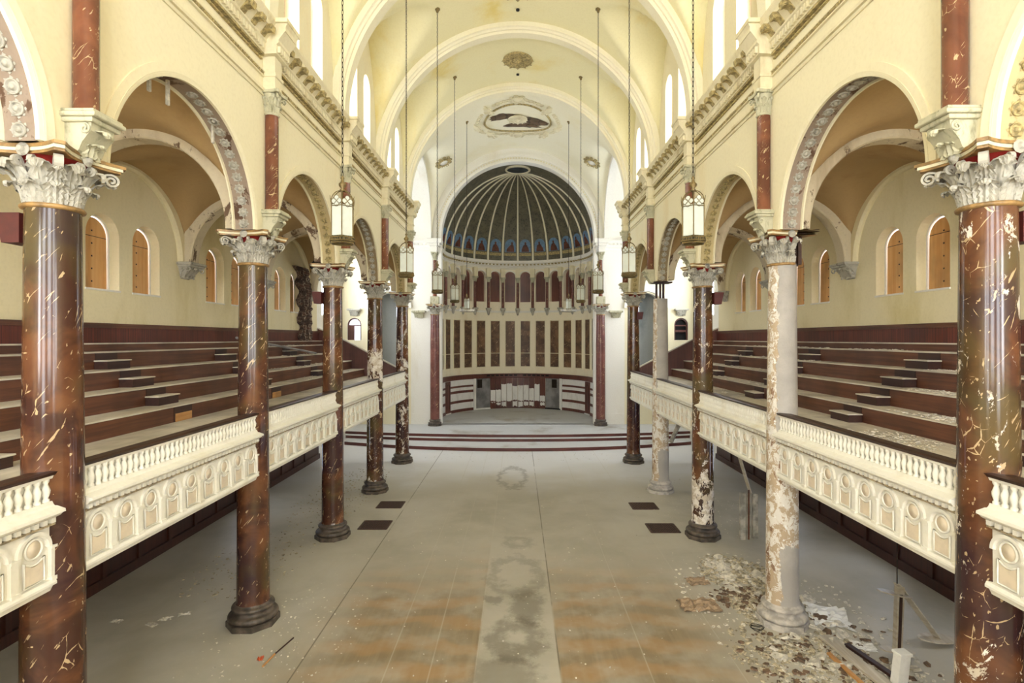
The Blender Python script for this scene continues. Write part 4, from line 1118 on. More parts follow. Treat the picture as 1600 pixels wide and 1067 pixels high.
# small colonnettes
k = MB(); k.lathe([(.15, H+2.55), (.12, H+2.62), (.115, H+4.75)], 14); CS = k.mesh('shaft', ['marble_apse'])
cap_s = scale_cap(None, .42, .6).mesh('capital', ['capgreen'])
k = MB(); k.bevbox(-.2, .2, -.2, .2, .5, .62, .02); k.lathe([(.03, .0), (.08, .08), (.12, .25), (.2, .48), (.2, .5)], 12)
for i in range(6): leaf(k, i*PI/3, .08, .1, .34, .16, .12)
BRS = k.mesh('bracket', ['cap'])
for i in range(15):
    u = UA(i*D); (x, y), nn = AP(u, .14)
    t = thing('apse_colonnette', 'small red colonnette on a carved bracket, %s along the curved apse arcade' % ORD[i], 'colonnette', (x, y, 0), math.atan2(nn[1], nn[0]), 'small colonnettes round the apse')
    link('shaft', CS, t); link('capital', cap_s, t, (0, 0, H+4.75)); link('bracket', BRS, t, (0, 0, H+1.95))
    k = MB(); k.bevbox(-.16, .16, -.19, .19, H+5.15, H+5.9, .02); k.obj('impost_block', 'orn', t)
# arch mouldings round the small openings
t = thing('apse_arcade_mouldings', 'row of small round arch mouldings between the apse colonnettes', 'arch mouldings', (0, 0, 0), 0, None)
for (uc, hw, si, sp) in hl:
    k = MB(); rows = []
    for j in range(15):
        a = PI*j/14; row = []
        for (r, o_) in ((.44, 0), (.44, .05), (.54, .05), (.54, 0)):
            (x, y), _ = AP(uc-r*math.cos(a), o_); row.append((x, y, sp+r*math.sin(a)))
        rows.append(row)
    k.grid(rows, 0, False, True); k.obj('arch_ring', 'white', t)
# marble panels
t = thing('apse_marble_panels', 'row of tall brown marble panels set in the curved apse wall', 'wall panels', (0, 0, 0), 0, None)
for i in range(14):
    uc = UA((i+.5)*D)
    k = MB(); sweep_apse(k, [(0, H-2.35), (.03, H-2.35), (.03, H+1.48), (0, H+1.48)], uc-.39, uc+.39, n=4)
    k.obj('marble_panel', 'panelmar', t)
    k = MB()
    for (z0, z1) in ((-2.42, -2.35), (1.48, 1.55), (-1.25, -1.2)): sweep_apse(k, [(0, H+z0), (.045, H+z0), (.045, H+z1), (0, H+z1)], uc-.42, uc+.42, n=4)
    for q in (-.41, .41): sweep_apse(k, [(0, H-2.4), (.045, H-2.4), (.045, H+1.5), (0, H+1.5)], uc+q-.02, uc+q+.02, n=1)
    k.obj('panel_frame', 'orn', t)
# side returns of the panelled wall
for q in (.55, 1.6):
    for sd in (0, 1):
        uc = q if sd == 0 else UT-q
        k = MB(); sweep_apse(k, [(0, H-2.35), (.03, H-2.35), (.03, H+1.48), (0, H+1.48)], uc-.36, uc+.36, n=2); k.obj('marble_panel', 'panelmar', t)
# dado
U1, U2 = UA(51), UA(129)
dado = thing('apse_dado', 'white dado with dark red horizontal bands round the base of the apse', 'dado', (0, 0, 0), 0, None)
for (a, b) in ((.05, U1), (U2, UT-.05)):
    k = MB(); sweep_apse(k, [(0, PZ), (.10, PZ), (.10, H-3.3), (0, H-3.3)], a, b); k.obj('white_panelling', 'chalk', dado)
    k = MB(); 
    for (z0, z1, p) in ((PZ, PZ+.22, .15), (PZ+.72, PZ+.92, .13), (PZ+1.5, PZ+1.7, .13), (PZ+1.95, PZ+2.1, .13)): sweep_apse(k, [(.1, z0), (p, z0), (p, z1), (.1, z1)], a, b)
    k.obj('red_band', 'redwood', dado)
    k = MB(); e = b if a < 1 else a
    sweep_apse(k, [(.08, PZ), (.2, PZ), (.2, H-3.3), (.08, H-3.3)], e-.12, e+.12, n=2); k.obj('end_post', 'chalk', dado)
k = MB(); sweep_apse(k, [(0, H-3.32), (.18, H-3.32), (.2, H-3.25), (.2, H-3.05), (.24, H-3.0), (.24, H-2.95), (0, H-2.95)], .05, UT-.05); k.obj('cap_band', 'redwood', dado)
for i in range(14):
    if i == 7: continue
    u = UA(64+i*4.0); k = MB(); sweep_apse(k, [(.2, H-3.16), (.215, H-3.16), (.215, H-3.04), (.2, H-3.04)], u-.14, u+.14, n=1); k.obj('dark_slot', 'black', dado)
# doors in the dado
for nm, a, w_, mt, lb in (('slate_door', 58.5, .75, 'slate', 'grey panelled door just to the left-side of the broken board screen'), ('slate_door', 121.5, .75, 'slate', 'grey panelled door just to the right-side of the broken board screen')):
    uc = UA(a); t = thing(nm, lb, 'door', (0, 0, 0), 0, None)
    k = MB(); sweep_apse(k, [(.02, PZ+.05), (.07, PZ+.05), (.07, H-3.32), (.02, H-3.32)], uc-w_, uc+w_, n=3); k.obj('door_leaf', mt, t)
    k = MB(); q = uc-.25 if a < 90 else uc+.05
    sweep_apse(k, [(.07, H-4.1), (.12, H-4.1), (.12, H-3.4), (.07, H-3.4)], q-.2, q+.25, n=1); k.obj('dark_window', 'iron', t)
    k = MB(); sweep_apse(k, [(.05, PZ), (.2, PZ), (.2, PZ+.1), (.05, PZ+.1)], uc-w_, uc+w_, n=3); k.obj('threshold', 'chalk' if a < 90 else 'black', t)
    k = MB(); q = uc-w_ if a < 90 else uc+w_
    sweep_apse(k, [(.05, PZ), (.14, PZ), (.14, H-3.3), (.05, H-3.3)], q-.12, q+.04, n=1); k.obj('jamb', 'redwood', t)
for a, lb in ((17, 'left'), (163, 'right')):
    uc = UA(a); t = thing('arched_door', 'narrow dark red door with arched inset in the %s-side of the apse dado' % lb, 'door', (0, 0, 0), 0, None)
    k = MB(); sweep_apse(k, [(.1, PZ+.08), (.17, PZ+.08), (.17, H-3.36), (.1, H-3.36)], uc-.42, uc+.42, n=3); k.obj('door_leaf', 'redwood', t)
    k = MB(); rows = []
    for j in range(13):
        b = PI*j/12; row = []
        for (r, o_) in ((.24, .17), (.24, .19), (.29, .19), (.29, .17)):
            (x, y), _ = AP(uc-r*math.cos(b), o_); row.append((x, y, H-3.85+r*math.sin(b)))
        rows.append(row)
    k.grid(rows, 0, False, True)
    for q in (-.265, .265): sweep_apse(k, [(.17, PZ+.4), (.19, PZ+.4), (.19, H-3.85), (.17, H-3.85)], uc+q-.02, uc+q+.02, n=1)
    k.obj('arched_inset', 'wood_dark', t)
    k = MB(); sweep_apse(k, [(.1, PZ), (.22, PZ), (.22, PZ+.09), (.1, PZ+.09)], uc-.45, uc+.45, n=2); k.obj('threshold', 'chalk', t)
# organ screen: red boards with broken white panels
t = thing('broken_screen', 'red board screen with ragged broken white panels at the back of the apse', 'screen', (0, 0, 0), 0, None)
a0, a1 = 66, 114; nbd = 10; tops = [.62, .62, .80, .82, .74, .76, .76, .66, .80, .42]
for i in range(nbd):
    u0 = UA(a0+(a1-a0)*i/nbd); u1 = UA(a0+(a1-a0)*(i+1)/nbd); zb, ztp = PZ+.05, H-3.33
    k = MB(); sweep_apse(k, [(.06, zb), (.13, zb), (.13, ztp), (.06, ztp)], u0+.012, u1-.012, n=1); k.obj('red_board', 'redwood', t)
    z0 = zb+.55+random.uniform(-.05, .1); z1 = zb+(ztp-zb)*tops[i]-.02
    def jag(z0, z1, u0, u1):
        kk = MB(); n_ = 6; f, b = [], []
        lo = [z0+random.uniform(-.06, .06) for _ in range(n_+1)]; hi = [z1+random.uniform(-.03, .03) for _ in range(n_+1)]
        for j in range(n_):
            ua, ub = u0+(u1-u0)*j/n_, u0+(u1-u0)*(j+1)/n_
            sec = []
            for (uu, l_, h_) in ((ua, lo[j], hi[j]), (ub, lo[j+1], hi[j+1])):
                for (r, z) in ((.14, l_), (.18, l_), (.18, h_), (.14, h_)):
                    (x, y), _ = AP(uu, r); sec.append((x, y, z))
            kk.add(sec, [(1, 5, 6, 2), (0, 1, 5, 4), (3, 2, 6, 7), (0, 1, 2, 3), (4, 5, 6, 7), (0, 4, 7, 3)])
        return kk
    jag(z0, z1, u0+.015, u1-.02).obj('white_panel', 'chalk', t)
    if i in (1, 2, 4, 5, 6, 7, 9, 0): jag(zb+.12+random.uniform(-.05, .15)+(.25 if i == 0 else 0), z0-.1, u0+.05, u1-.05).obj('white_panel', 'chalk', t)
k = MB(); sweep_apse(k, [(.0, PZ), (.16, PZ), (.16, PZ+.1), (0, PZ+.1)], UA(a0), UA(a1)); k.obj('plinth', 'wood', t)

# half dome
DZ = H+6.6
def DP(th, ph, r=0):
    R = AR-r; return (R*math.cos(ph)*-math.cos(th), AY+R*math.cos(ph)*math.sin(th), DZ+R*math.sin(ph))
m = MB(); m.grid([[DP(PI*i/56, PI/2*j/28) for i in range(57)] for j in range(29)], 0, True)
m.grid([[(AR*math.cos(PI*j/40), y, DZ+AR*math.sin(PI*j/40)) for j in range(41)] for y in (37.3, AY)], 0, True)
struct(m.obj('ceiling_apse_dome', 'mosaic'), 'dark mosaic half dome over the apse', 'dome')
for i in range(1, 14):
    th = PI*i/14; m = MB(); rows = []
    for j in range(25):
        ph = (PI/2-.06)*j/24; wdt = .085*(1-.62*j/24)
        c = Vector(DP(th, ph, .0)); inn = (Vector((0, AY, DZ))-c).normalized(); sd = Vector((math.sin(th), math.cos(th), 0))
        rows.append([tuple(c+sd*wdt), tuple(c+sd*wdt*.7+inn*.08), tuple(c-sd*wdt*.7+inn*.08), tuple(c-sd*wdt)])
    m.grid(rows, 0, False)
    struct(m.obj('trim_%d' % (70+i), 'rib'), 'cream rib of the apse half dome, %s counted along the curve' % ORD[i-1], 'dome rib')
# painted frieze at the foot of the dome
fr = thing('dome_frieze', 'painted band of robed figures in blue arches at the foot of the half dome', 'painted frieze', (0, 0, 0), 0, None)
for i in range(14):
    th = PI*(i+.5)/14; hw = PI/14*.36
    def q(da, h, r=.03): return DP(th+da, math.asin(min(.99, h/AR)), r)
    k = MB(); pts = []
    pl = [(-hw, .75), (hw, .75)]+[(hw*math.cos(PI*j/12), 1.35+.45*math.sin(PI*j/12)) for j in range(13)]
    k.add([q(a, b, .03) for a, b in pl]+[q(a, b, .0) for a, b in pl], [tuple(range(len(pl)))]+[(j, (j+1) % len(pl), len(pl)+(j+1) % len(pl), len(pl)+j) for j in range(len(pl))])
    k.obj('blue_arch', 'blue', fr)
    k = MB()
    lean = random.uniform(-.3, .3)*hw
    pl = [(-hw*.7, .77), (hw*.72, .77), (hw*.6+lean*.3, 1.05), (hw*.3+lean, 1.32), (hw*.14+lean, 1.38), (hw*.2+lean, 1.5), (lean, 1.6), (-hw*.2+lean, 1.5), (-hw*.12+lean, 1.38), (-hw*.4+lean, 1.3), (-hw*.66, 1.0)]
    k.add([q(a, b, .06) for a, b in pl]+[q(a, b, .03) for a, b in pl], [tuple(range(len(pl)))]+[(j, (j+1) % len(pl), len(pl)+(j+1) % len(pl), len(pl)+j) for j in range(len(pl))])
    k.obj('painted_figure', 'rust', fr)
    k = MB()
    pl = [(-hw*1.1, .42), (hw*1.1, .42), (hw*1.1, .66), (-hw*1.1, .66)]
    k.add([q(a, b, .04) for a, b in pl]+[q(a, b, .0) for a, b in pl], [(0, 1, 2, 3), (0, 1, 5, 4), (1, 2, 6, 5), (2, 3, 7, 6), (3, 0, 4, 7)])
    k.obj('ornament_band', 'orn_tan', fr)
m = MB(); m.lathe([(.95, 0), (.93, -.1), (.8, -.12), (.8, -.04)], 28, caps=False); m.lathe([(.8, -.05), (.001, -.06)], 28, mat=1, caps=False)
tag(m.obj('painted_roundel', ['orn', 'dimpaint'], None, (0, 39.3, DZ+AR-.02)), 'round dim painted panel at the top of the apse dome', 'roundel', None, 'thing')

# crossing medallion: ring, cartouches, broken plaster
YM = 31.9; ZM = VC+RV-.08
def zvault(x, y): return vz(min(5.9, abs(x)), y, YC, AC, 4.3, 1.2)
t = thing('ceiling_medallion', 'big wreath-like plaster medallion with broken patches on the crossing vault', 'ceiling medallion', (0, YM, 0), 0, None)
k = MB(); pts = [(1.95*math.cos(2*PI*i/48), 1.95*math.sin(2*PI*i/48), zvault(1.95*math.cos(2*PI*i/48), YM+1.95*math.sin(2*PI*i/48))-.04) for i in range(48)]
k.tube(pts, .055, 6, closed=True); k.obj('ring', 'orn_tan', t)
for i in range(8):
    a = 2*PI*i/8+PI/8*0; x, y = 2.5*math.cos(a), 2.5*math.sin(a)
    k = MB(); k.lathe([(.24, 0), (.24, -.05), (.18, -.08), (.001, -.09)], 16)
    k.torus((0, 0, -.05), .29, .06, n=20, m=6)
    for j in range(7):
        b = 2*PI*j/7; k.torus((.42*math.cos(b), .42*math.sin(b), -.04), .09, .035, n=9, m=5)
    k.obj('cartouche', 'orn', t, (x, y, zvault(x, YM+y)-.01), (0, -math.atan2(x, 5)*.9, 0))
    k = MB()
    for j in range(5):
        b = a+PI/8+(j-2)*.09; xx, yy = 2.45*math.cos(b), 2.45*math.sin(b); k.torus((xx, yy, zvault(xx, YM+yy)-.03), .1+.03*(j % 2), .03, n=9, m=5)
    k.obj('scroll_garland', 'orn', t)
crown_rosette(t, .62, loc=(0, 0, ZM-.02), mat='orn')
for (x0, y0, rx, ry) in ((-.95, -.35, .8, .5), (.85, .25, 1.0, .6), (.2, 1.0, 1.3, .35)):
    k = MB(); pl = []; random.seed(int(x0*100)+50)
    for j in range(22):
        b = 2*PI*j/22; f = random.uniform(.75, 1.05); pl.append((x0+rx*f*math.cos(b), y0+ry*f*math.sin(b)))
    vs = [(a, b, zvault(a, YM+b)-.025) for a, b in pl]+[(x0, y0, zvault(x0, YM+y0)-.025)]
    k.add(vs, [(j, (j+1) % 22, 22) for j in range(22)]); k.obj('bare_lath_patch', 'lath', t)
random.seed(11)
for s in (-1, 1):
    x, y = s*4.75, 34.4; z = zvault(x, y)
    t = tag(link('vault_cartouche', None, None, (x, y, z-.02), (-.15, s*.45, 0)), 'small scrolled roundel on the %s-side slope of the crossing vault' % SIDE[s], 'roundel', None, 'thing')
    k = MB(); k.lathe([(.27, 0), (.27, -.05), (.001, -.08)], 18); k.obj('disc', 'white', t)
    k = MB(); k.torus((0, 0, -.05), .33, .06, n=20, m=6)
    for j in range(10):
        b = 2*PI*j/10; k.torus((.48*math.cos(b), .5*math.sin(b), -.03), .09, .035, n=9, m=5)
    k.obj('scroll_frame', 'orn_tan', t)

# ------------------------------------------------------------------ LANTERNS
def hexpts(R, z, rot=0): return [(R*math.cos(PI/3*i+rot), R*math.sin(PI/3*i+rot), z) for i in range(6)]
def lantern_meshes():
    gl = MB(); gl.grid([hexpts(.205, z) for z in (.12, .66)], 0, False, True)
    for i in range(6):        # quatrefoil discs above each pane
        a = PI/3*(i+.5); nx, ny = math.cos(a), math.sin(a); ap = .205*math.cos(PI/6)
        for (du, dz) in ((-.052, .0), (.052, 0), (0, .052), (0, -.052)):
            T = Matrix.Translation((ap*nx*1.02-du*ny, ap*ny*1.02+du*nx, .72+dz)) @ Matrix.Rotation(a, 4, 'Z') @ Matrix.Rotation(PI/2, 4, 'Y')
            gl.lathe([(.042, -.004), (.042, .004)], 12, T=T)
    fr = MB()
    for z, R, h in ((.0, .20, .05), (.09, .225, .03), (.64, .215, .02)):
        for (a, b) in zip(hexpts(R, z), hexpts(R, z)[1:]+hexpts(R, z)[:1]): fr.tube([a, b], h*.4, 5)
    A, B = hexpts(.235, .03), hexpts(.215, .11)
    for i in range(6):
        a, b, c, d = map(Vector, (A[i], A[(i+1) % 6], B[(i+1) % 6], B[i]))
        for j in range(6):
            f = j/5; fr.tube([a.lerp(b, f), d.lerp(c, f)], .009, 4)
        fr.tube([a, b], .014, 5)
        p = Vector(hexpts(.207, 0)[i]); fr.tube([p+Vector((0, 0, .03)), p+Vector((0, 0, .70))], .011, 5)
        ang = PI/3*i
        pts = [(.215*math.cos(q)*math.cos(ang), .215*math.cos(q)*math.sin(ang), .70+.24*math.sin(q)) for q in [PI/2*j/9 for j in range(10)]]
        fr.tube(pts, .008, 5)
        fr.tube([(.215*math.cos(ang), .215*math.sin(ang), .7), (.235*math.cos(ang), .235*math.sin(ang), .82)], [.012, .003], 5)
        a2 = PI/3*(i+.5); nx, ny = math.cos(a2), math.sin(a2); ap = .205*math.cos(PI/6)*1.03
        for (du, dz) in ((-.052, .0), (.052, 0), (0, .052), (0, -.052)):
            pts = [(ap*nx-(du+.045*math.cos(q))*ny, ap*ny+(du+.045*math.cos(q))*nx, .72+dz+.045*math.sin(q)) for q in [2*PI*j/12 for j in range(12)]]
            fr.tube(pts, .006, 4, closed=True)
    fi = MB(); fi.lathe([(.02, .92), (.05, .95), (.025, .98), (.06, 1.02), (.065, 1.06), (.03, 1.10), (.02, 1.14), (.035, 1.16), (.015, 1.2)], 12)
    bt = MB(); bt.add(hexpts(.2, .1), [tuple(range(6))])
    return gl.mesh('glass', ['frost']), fr.mesh('frame', ['brass']), fi.mesh('finial', ['brass']), bt.mesh('bottom_glass', ['frost'])
LM = lantern_meshes()
def chain_mesh(L):
    m = MB(); p = .085; n = int(L/p)
    for i in range(n):
        z = (i+.5)*p; ax = 'x' if i % 2 else 'y'; pts = []
        for j in range(8):
            a = 2*PI*j/8; u, v = .016*math.cos(a), .052*math.sin(a)
            pts.append((u, 0, z+v) if ax == 'y' else (0, u, z+v))
        m.tube(pts, .0065, 4, closed=True)
    return m.mesh('chain', ['iron'])
LX = {0: 3.13, 1: 3.07, 2: 3.0, 3: 2.97, 4: 2.9}
LY = [9.6, 14.8, 20.05, 25.3, 30.6]
for s in (-1, 1):
    for k in range(5):
        x = s*LX[k]; y = LY[k]
        zt = VC+math.sqrt(RV*RV-x*x) if k < 4 else zvault(x, y)
        if k < 4: zt = max(zt, pen(y, (CY[k+1]+CY[min(k+2, 5)])/2))
        zb = H+1.70 if k < 4 else H+1.52
        lb = 'hexagonal frosted lantern on a long chain, %s of the %s-side row from the front' % (ORD[k], SIDE[s]) if k < 4 else 'small lantern with a wide drip tray hanging before the apse, %s-side' % SIDE[s]
        t = thing('hanging_lantern', lb, 'lantern', (x, y, zb), .26*s, 'hanging lanterns along the nave')
        f = 1.0 if k < 4 else .8
        fo = link('frame', LM[1], t, (0, 0, .0 if k < 4 else .1), None, (f, f, f))
        for nm, me in (('glass', LM[0]), ('finial', LM[2]), ('bottom_glass', LM[3])): link(nm, me, fo)
        link('chain', chain_mesh(zt-zb-1.2*f-.1), t, (0, 0, 1.19*f+(.0 if k < 4 else .1)))
        m = MB(); m.lathe([(.02, -.14), (.05, -.1), (.04, -.04), (.1, -.02), (.1, 0.02)], 14); m.obj('ceiling_cup', 'brass', t, (0, 0, zt-zb))
        if k == 4:
            m = MB(); m.lathe([(.42, .0), (.46, .05), (.46, .12), (.40, .13)], 8, smooth=False); 
            for j in range(24): a = 2*PI*j/24; m.tube([(.44*math.cos(a), .44*math.sin(a), .12), (.44*math.cos(a), .44*math.sin(a), .2)], .008, 4)
            m.obj('drip_tray', 'tin', t)

# ------------------------------------------------------------------ FLOOR OBJECTS
for (x, y, sx, sy, lb) in ((-4.9, 20.75, .92, .8, 'farther rusty floor grille near the left-side columns'), (-4.9, 18.5, .95, .85, 'nearer rusty floor grille near the left-side columns'),
                           (4.82, 20.6, .95, .8, 'farther rusty floor grille near the right-side columns'), (4.9, 18.2, .95, .85, 'nearer rusty floor grille near the right-side columns')):
    m = MB(); m.box(-sx/2, sx/2, -sy/2, sy/2, 0, .006, 0)
    for e in (-1, 1): m.bevbox(e*sx/2-.03, e*sx/2+.03, -sy/2, sy/2, 0, .02, .004, 1); m.bevbox(-sx/2, sx/2, e*sy/2-.03, e*sy/2+.03, 0, .02, .004, 1)
    for i in range(1, 16): q = -sx/2+sx*i/16; m.box(q-.008, q+.008, -sy/2, sy/2, .004, .016, 1)
    for i in range(1, 12): q = -sy/2+sy*i/12; m.box(-sx/2, sx/2, q-.008, q+.008, .004, .015, 1)
    tag(m.obj('floor_grille', ['black', 'grille'], None, (x, y, .0)), lb, 'floor grille', 'iron heating grilles in the floor', 'thing')

def chips(name, mat, pts, size, label, seed=1):
    random.seed(seed); m = MB()
    for (x, y, z) in pts:
        r = size*random.uniform(.3, 1.0)**1.5*1.4; n = random.choice((4, 5, 5, 6)); a0 = random.uniform(0, 6.28); h = r*random.uniform(.12, .4)
        T = Matrix.Translation((x, y, z+h*.5)) @ Matrix.Rotation(random.uniform(-.35, .35), 4, 'X') @ Matrix.Rotation(random.uniform(-.35, .35), 4, 'Y')
        pl = [(r*random.uniform(.5, 1)*math.cos(a0+2*PI*j/n), r*random.uniform(.5, 1)*math.sin(a0+2*PI*j/n)) for j in range(n)]
        m.prism(pl, lambda a, b, d: (a, b, d), -h/2, h/2) if False else m.add([(a, b, -h/2) for a, b in pl]+[(a*.85, b*.85, h/2) for a, b in pl],
              [tuple(range(n)), tuple(range(n, 2*n))]+[(j, (j+1) % n, n+(j+1) % n, n+j) for j in range(n)], 0, False, T)
    return tag(m.obj(name, mat), label, 'debris', None, 'stuff')
def blob(n, cx, cy_, rx, ry, z=0, th=0, p=.6):
    out = []
    for _ in range(n):
        a = random.uniform(0, 2*PI); r = random.random()**p; u, v = rx*r*math.cos(a), ry*r*math.sin(a)
        out.append((cx+u*math.cos(th)-v*math.sin(th), cy_+u*math.sin(th)+v*math.cos(th), z))
    return out
random.seed(5)
ok = lambda q: (abs(abs(q[0])-6) > .5 or min(abs(q[1]-c) for c in CY) > .5)
chips('plaster_debris', 'chip', [q for q in blob(900, 6.2, 12.6, 2.2, 3.6, 0, .1, .8)+blob(500, 6.6, 10.4, 1.5, 1.6, 0, 0, .8) if ok(q)], .055, 'pale plaster chips strewn round the foot of the peeled column', 2)
chips('plaster_rubble', 'chip_tan', [q for q in blob(900, 6.1, 14.4, 1.0, 1.6, 0, .2, .6)+blob(700, 6.0, 12.9, .9, .9, 0)+blob(600, 5.7, 10.9, 1.4, 1.4, 0) if ok(q)], .075, 'tan plaster rubble heaped between the second and third right-side columns', 3)
chips('floor_litter', 'chip', [q for q in blob(420, 0, 15, 5.5, 7, 0, 0, .5)+blob(260, -5.2, 11.8, 1.8, 2.4)+blob(350, 6.5, 21, 2, 4)+blob(200, 0, 29.2, 6, 1.2) if ok(q)], .026, 'tiny white paint flakes scattered over the nave floor', 4)
chips('aisle_litter', 'chip_tan', [q for q in blob(500, -7.2, 22.5, 1.6, 4.5)+blob(300, -7.6, 15.5, 1.5, 2.5) if ok(q)], .045, 'plaster litter on the floor under the left-side gallery', 6)
random.seed(12)
chips('wood_splinters', 'splint', [q for q in blob(160, 5.6, 13.3, .8, .7)+blob(140, 5.7, 10.6, 1.3, 1.2)+blob(60, 7, 11, 1.2, 1.5) if ok(q)], .10, 'brown wood splinters mixed into the rubble by the peeled column', 13)
chips('plaster_slabs', 'chip', [q for q in blob(90, 6.6, 11.6, 1.5, 2.2)+blob(60, 5.9, 14.6, .8, 1.2) if ok(q)], .17, 'bigger broken plaster slabs round the peeled column base', 14)
gal = []
for kk, (ya, yb) in ((0, (9.3, 12.0)), (1, (9.4, 12.4)), (2, (9.8, 13.0)), (3, (10.5, 13.4)), (4, (14, 17))):
    x0, x1 = TX[kk]+(.2 if kk == 0 else .02), (TX[kk+1]-.05)
    for _ in range((520, 260, 200, 90, 60)[kk]): gal.append((random.uniform(x0, x1), random.triangular(ya, yb, (ya+yb)/2), TZ[kk]))
chips('gallery_rubble', 'chip', gal, .05, 'white plaster rubble spilled down the right-side seating tiers', 8)
gal = []
for kk in range(1, 5):
    for _ in range(120): gal.append((-random.uniform(TX[kk]+.02, TX[kk+1]-.05), random.triangular(20, 27.5, 25), TZ[kk]))
for kk in range(0, 5):
    for _ in range(90): gal.append((random.uniform(TX[kk]+.1, TX[kk+1]-.05), random.triangular(17, 26, 20), TZ[kk]))
chips('tier_rubble', 'chip', gal, .06, 'plaster bits lying on the farther seating tiers of both galleries', 9)

def crumple(name, mat, cx, cy_, rx, ry, h, seed, label, cat, z=0):
    random.seed(seed); m = MB(); n = 11; rows = []
    for i in range(n):
        row = []
        for j in range(n):
            u, v = -1+2*i/(n-1), -1+2*j/(n-1); e = max(abs(u), abs(v)); k2 = 1+random.uniform(-.12, .12)*e
            row.append((u*rx*k2, v*ry*k2, z+.012+h*random.random()**2*(1-.4*e)))
        rows.append(row)
    m.grid(rows, 0, False); low = [[(x, y, zz_-.01) for x, y, zz_ in r] for r in rows]; m.grid(low, 0, False)
    return tag(m.obj(name, mat, None, (cx, cy_, 0), (0, 0, random.uniform(-.5, .5))), label, cat, None, 'thing')
crumple('torn_cardboard', 'cardboard', 4.35, 12.9, .45, .3, .13, 4, 'torn brown cardboard lying on the floor by the peeled column', 'cardboard')
crumple('torn_cardboard', 'cardboard', 4.75, 14.2, .28, .22, .06, 5, 'smaller flat tan scrap lying behind the torn cardboard', 'cardboard')
crumple('paper_sheet', 'chalk', 7.15, 12.4, .42, .5, .08, 6, 'large pale sheet crumpled beside the peeled column base', 'paper')
crumple('paper_sheet', 'chalk', 7.2, 11.2, .22, .16, .03, 7, 'small white sheet on the floor under the right-side gallery', 'paper')
crumple('orange_wrapper', 'orange', -5.15, 10.75, .055, .05, .07, 8, 'crumpled orange wrapper on the floor before the left-side columns', 'wrapper')
for i, (x, y) in enumerate(((-8.05, 12.3), (-7.75, 12.5), (-8.2, 12.05), (-9.1, 12.2))):
    crumple('white_scrap', 'chip', x, y, .13, .07, .03, 20+i, '%s of the white scraps under the left-side gallery by the second column' % ORD[i], 'scrap')
m = MB(); m.tube([(-4.98, 10.5, .02), (-4.93, 10.9, .025)], .022, 7, 0); m.tube([(-4.93, 10.9, .025), (-4.8, 11.5, .02)], .016, 7, 1)
tag(m.obj('wooden_rod', ['wood_raw', 'wood_dark']), 'thin wooden rod lying on the floor beside the orange wrapper', 'rod', None, 'thing')
m = MB(); random.seed(3); pts = []
for i in range(26): a = i*.62; pts.append((5.27+.13*math.cos(a)+random.uniform(-.03, .03), 11.85+.11*math.sin(a)+random.uniform(-.03, .03), .02+.0025*i))
m.tube(pts, .008, 5); tag(m.obj('wire_coil', 'black'), 'black tangled wire on the floor in front of the peeled column', 'wire', None, 'thing')
# hanging ceiling fixture wreck under the gallery
t = thing('broken_fixture', 'broken timber A-frame fixture dangling by a rod under the right-side gallery', 'fixture', (7.62, 10.8, 0), 0, None)
k = MB(); k.tube([(0, 0, 1.5), (.0, 0, H-3.02)], .012, 6); k.obj('rod', 'iron', t)
k = MB(); k.bevbox(-.07, .07, -.05, .05, .16, 1.46, .01, 0, Matrix.Rotation(math.radians(2), 4, 'Y')); k.box(-.03, .03, -.06, -.05, .2, 1.3, 1, Matrix.Rotation(math.radians(2), 4, 'Y')); k.obj('post', ['wood_pale', 'wood_dark'], t)
def board_between(a, b, w_, th, mat, name, parent):
    a, b = Vector(a), Vector(b); d = b-a; L = d.length; q = d.to_track_quat('X', 'Z').to_matrix().to_4x4()
    k = MB(); k.bevbox(0, L, -w_/2, w_/2, -th/2, th/2, .006, 0, Matrix.Translation(a) @ q); return k.obj(name, mat, parent)
board_between((0, 0, 1.5), (1.2, .5, .14), .15, .03, 'wood_pale', 'brace', t)
def oval(c, rx, ry, rot, name):
    k = MB(); T = Matrix.Translation(c) @ rot; pl = [(rx*math.cos(2*PI*i/22), ry*math.sin(2*PI*i/22)) for i in range(22)]
    k.add([(a, b, -.012) for a, b in pl]+[(a, b, .012) for a, b in pl], [tuple(range(22)), tuple(range(22, 44))]+[(i, (i+1) % 22, 22+(i+1) % 22, 22+i) for i in range(22)], 0, False, T)
    k.obj(name, 'wood_pale', t)
oval((-.05, 0, 1.30), .36, .12, Matrix.Rotation(.22, 4, 'Y'), 'oval_plate'); oval((0, 0, .16), .36, .14, Matrix.Rotation(.12, 4, 'Y'), 'oval_plate'); oval((1.2, .5, .12), .4, .2, Matrix.Rotation(.03, 4, 'Y'), 'oval_plate')
m = MB(); m.box(-.11, .11, -.08, .08, 0, .62); m.bevbox(-.13, .13, -.1, .1, .6, .66, .01)
tag(m.obj('white_post', 'chalk', None, (7.05, 9.95, 0), (.08, .04, .2)), 'short white post leaning on the floor below the broken fixture', 'post', None, 'thing')
for i, (a, b, w_, mt, lb) in enumerate((((6.55, 11.5, .06), (6.8, 9.6, .06), .26, 'wood_pale', 'wide weathered plank lying along the floor by the front right-side column'),
                                  ((6.85, 11.2, .05), (7.2, 9.7, .05), .12, 'wood_dark', 'narrow dark plank lying beside the wide weathered plank'),
                                  ((6.3, 10.9, .04), (6.4, 9.4, .04), .08, 'wood_raw', 'thin raw batten lying in the rubble by the front right-side column'))):
    o = board_between(a, b, w_, .06, mt, 'fallen_plank', None); tag(o, lb, 'plank', None, 'thing')
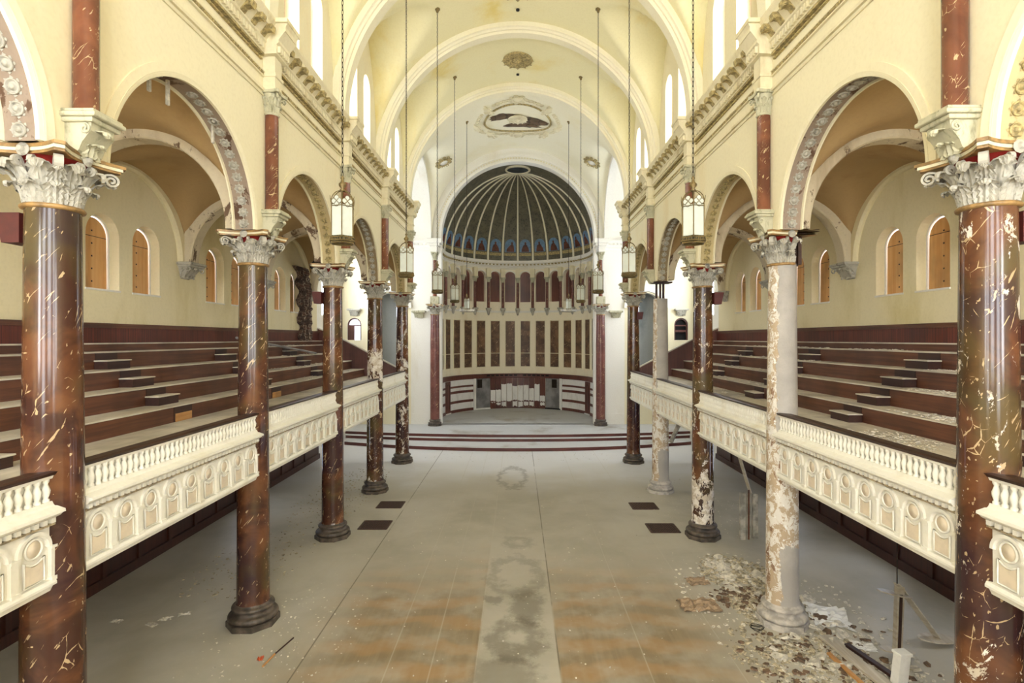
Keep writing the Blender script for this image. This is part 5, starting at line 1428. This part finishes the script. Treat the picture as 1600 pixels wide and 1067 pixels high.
# hanging duct piece
t = thing('tin_duct', 'fluted tin duct dangling on a broken batten under the right-side gallery', 'duct', (7.0, 16.3, 0), 0, None)
k = MB()
for j, (x, w_) in enumerate(((-.19, .15), (.0, .1), (.19, .15))):
    k.bevbox(x-w_/2, x+w_/2, -.05+.03*(j == 1), .05, .32+.02*j, 1.76-.02*j, .02)
k.obj('fluted_sheet', 'tin', t)
k = MB(); k.box(-.045, .0, -.07, -.05, .35, 1.85); k.obj('rusty_strip', 'wood', t)
board_between((-.55, -.3, H-3.03), (.05, 0, 1.74), .12, .03, 'wood_pale', 'batten', t)
# braced bracket at the fourth right column
m = MB(); o = board_between((6.35, 22.3, H-4.3), (6.75, 22.0, H-3.15), .16, .14, 'tin', 'bracket_stub', None)
tag(o, 'slanting grey strut under the parapet by the fourth right-side column', 'strut', None, 'thing')
# pipe across the far left tiers, exposed brick
m = MB(); m.tube([(-10.1, 19.3, TZ[4]+.35), (-9.5, 25.3, TZ[3]+.06)], .045, 8)
tag(m.obj('fallen_pipe', 'slate'), 'long grey pipe fallen across the upper tiers of the left-side gallery', 'pipe', None, 'thing')
random.seed(9); m = MB(); rows = []
for i in range(30):
    z = H-.1+3.6*i/29; f = i/29; wl = .75+.22*math.sin(i*.9)+random.uniform(-.1, .1); wr = .55+random.uniform(-.08, .08)
    yc0 = 27.1-.5*max(0, f-.55)*2
    rows.append([(-10.78, yc0-wl, z), (-10.62+random.uniform(-.04, .04), yc0-wl*.9, z), (-10.5+random.uniform(-.05, .05), yc0, z), (-10.55+random.uniform(-.04, .04), yc0+wr*.9, z), (-10.78, yc0+wr, z)])
m.grid(rows, 0, False)
tag(m.obj('exposed_brickwork', 'brick'), 'ragged dark brick pier bared where plaster fell, far end of the left-side gallery', 'brickwork', None, 'thing')
m = MB()
pl = [(-9.9, 25.6), (-9.2, 25.3), (-8.8, 26.0), (-9.1, 26.9), (-9.6, 27.2), (-10.1, 26.6)]
m.add([(x, y, SPR+1.15+(.6 if x > -9.5 else 0)) for x, y in pl]+[(x*1.0, y, SPR+1.0) for x, y in pl], [tuple(range(6)), tuple(range(6, 12))]+[(i, (i+1) % 6, 6+(i+1) % 6, 6+i) for i in range(6)])
tag(m.obj('ceiling_hole', 'black'), 'black hole broken through the vault above the bared brickwork', 'hole', None, 'thing')
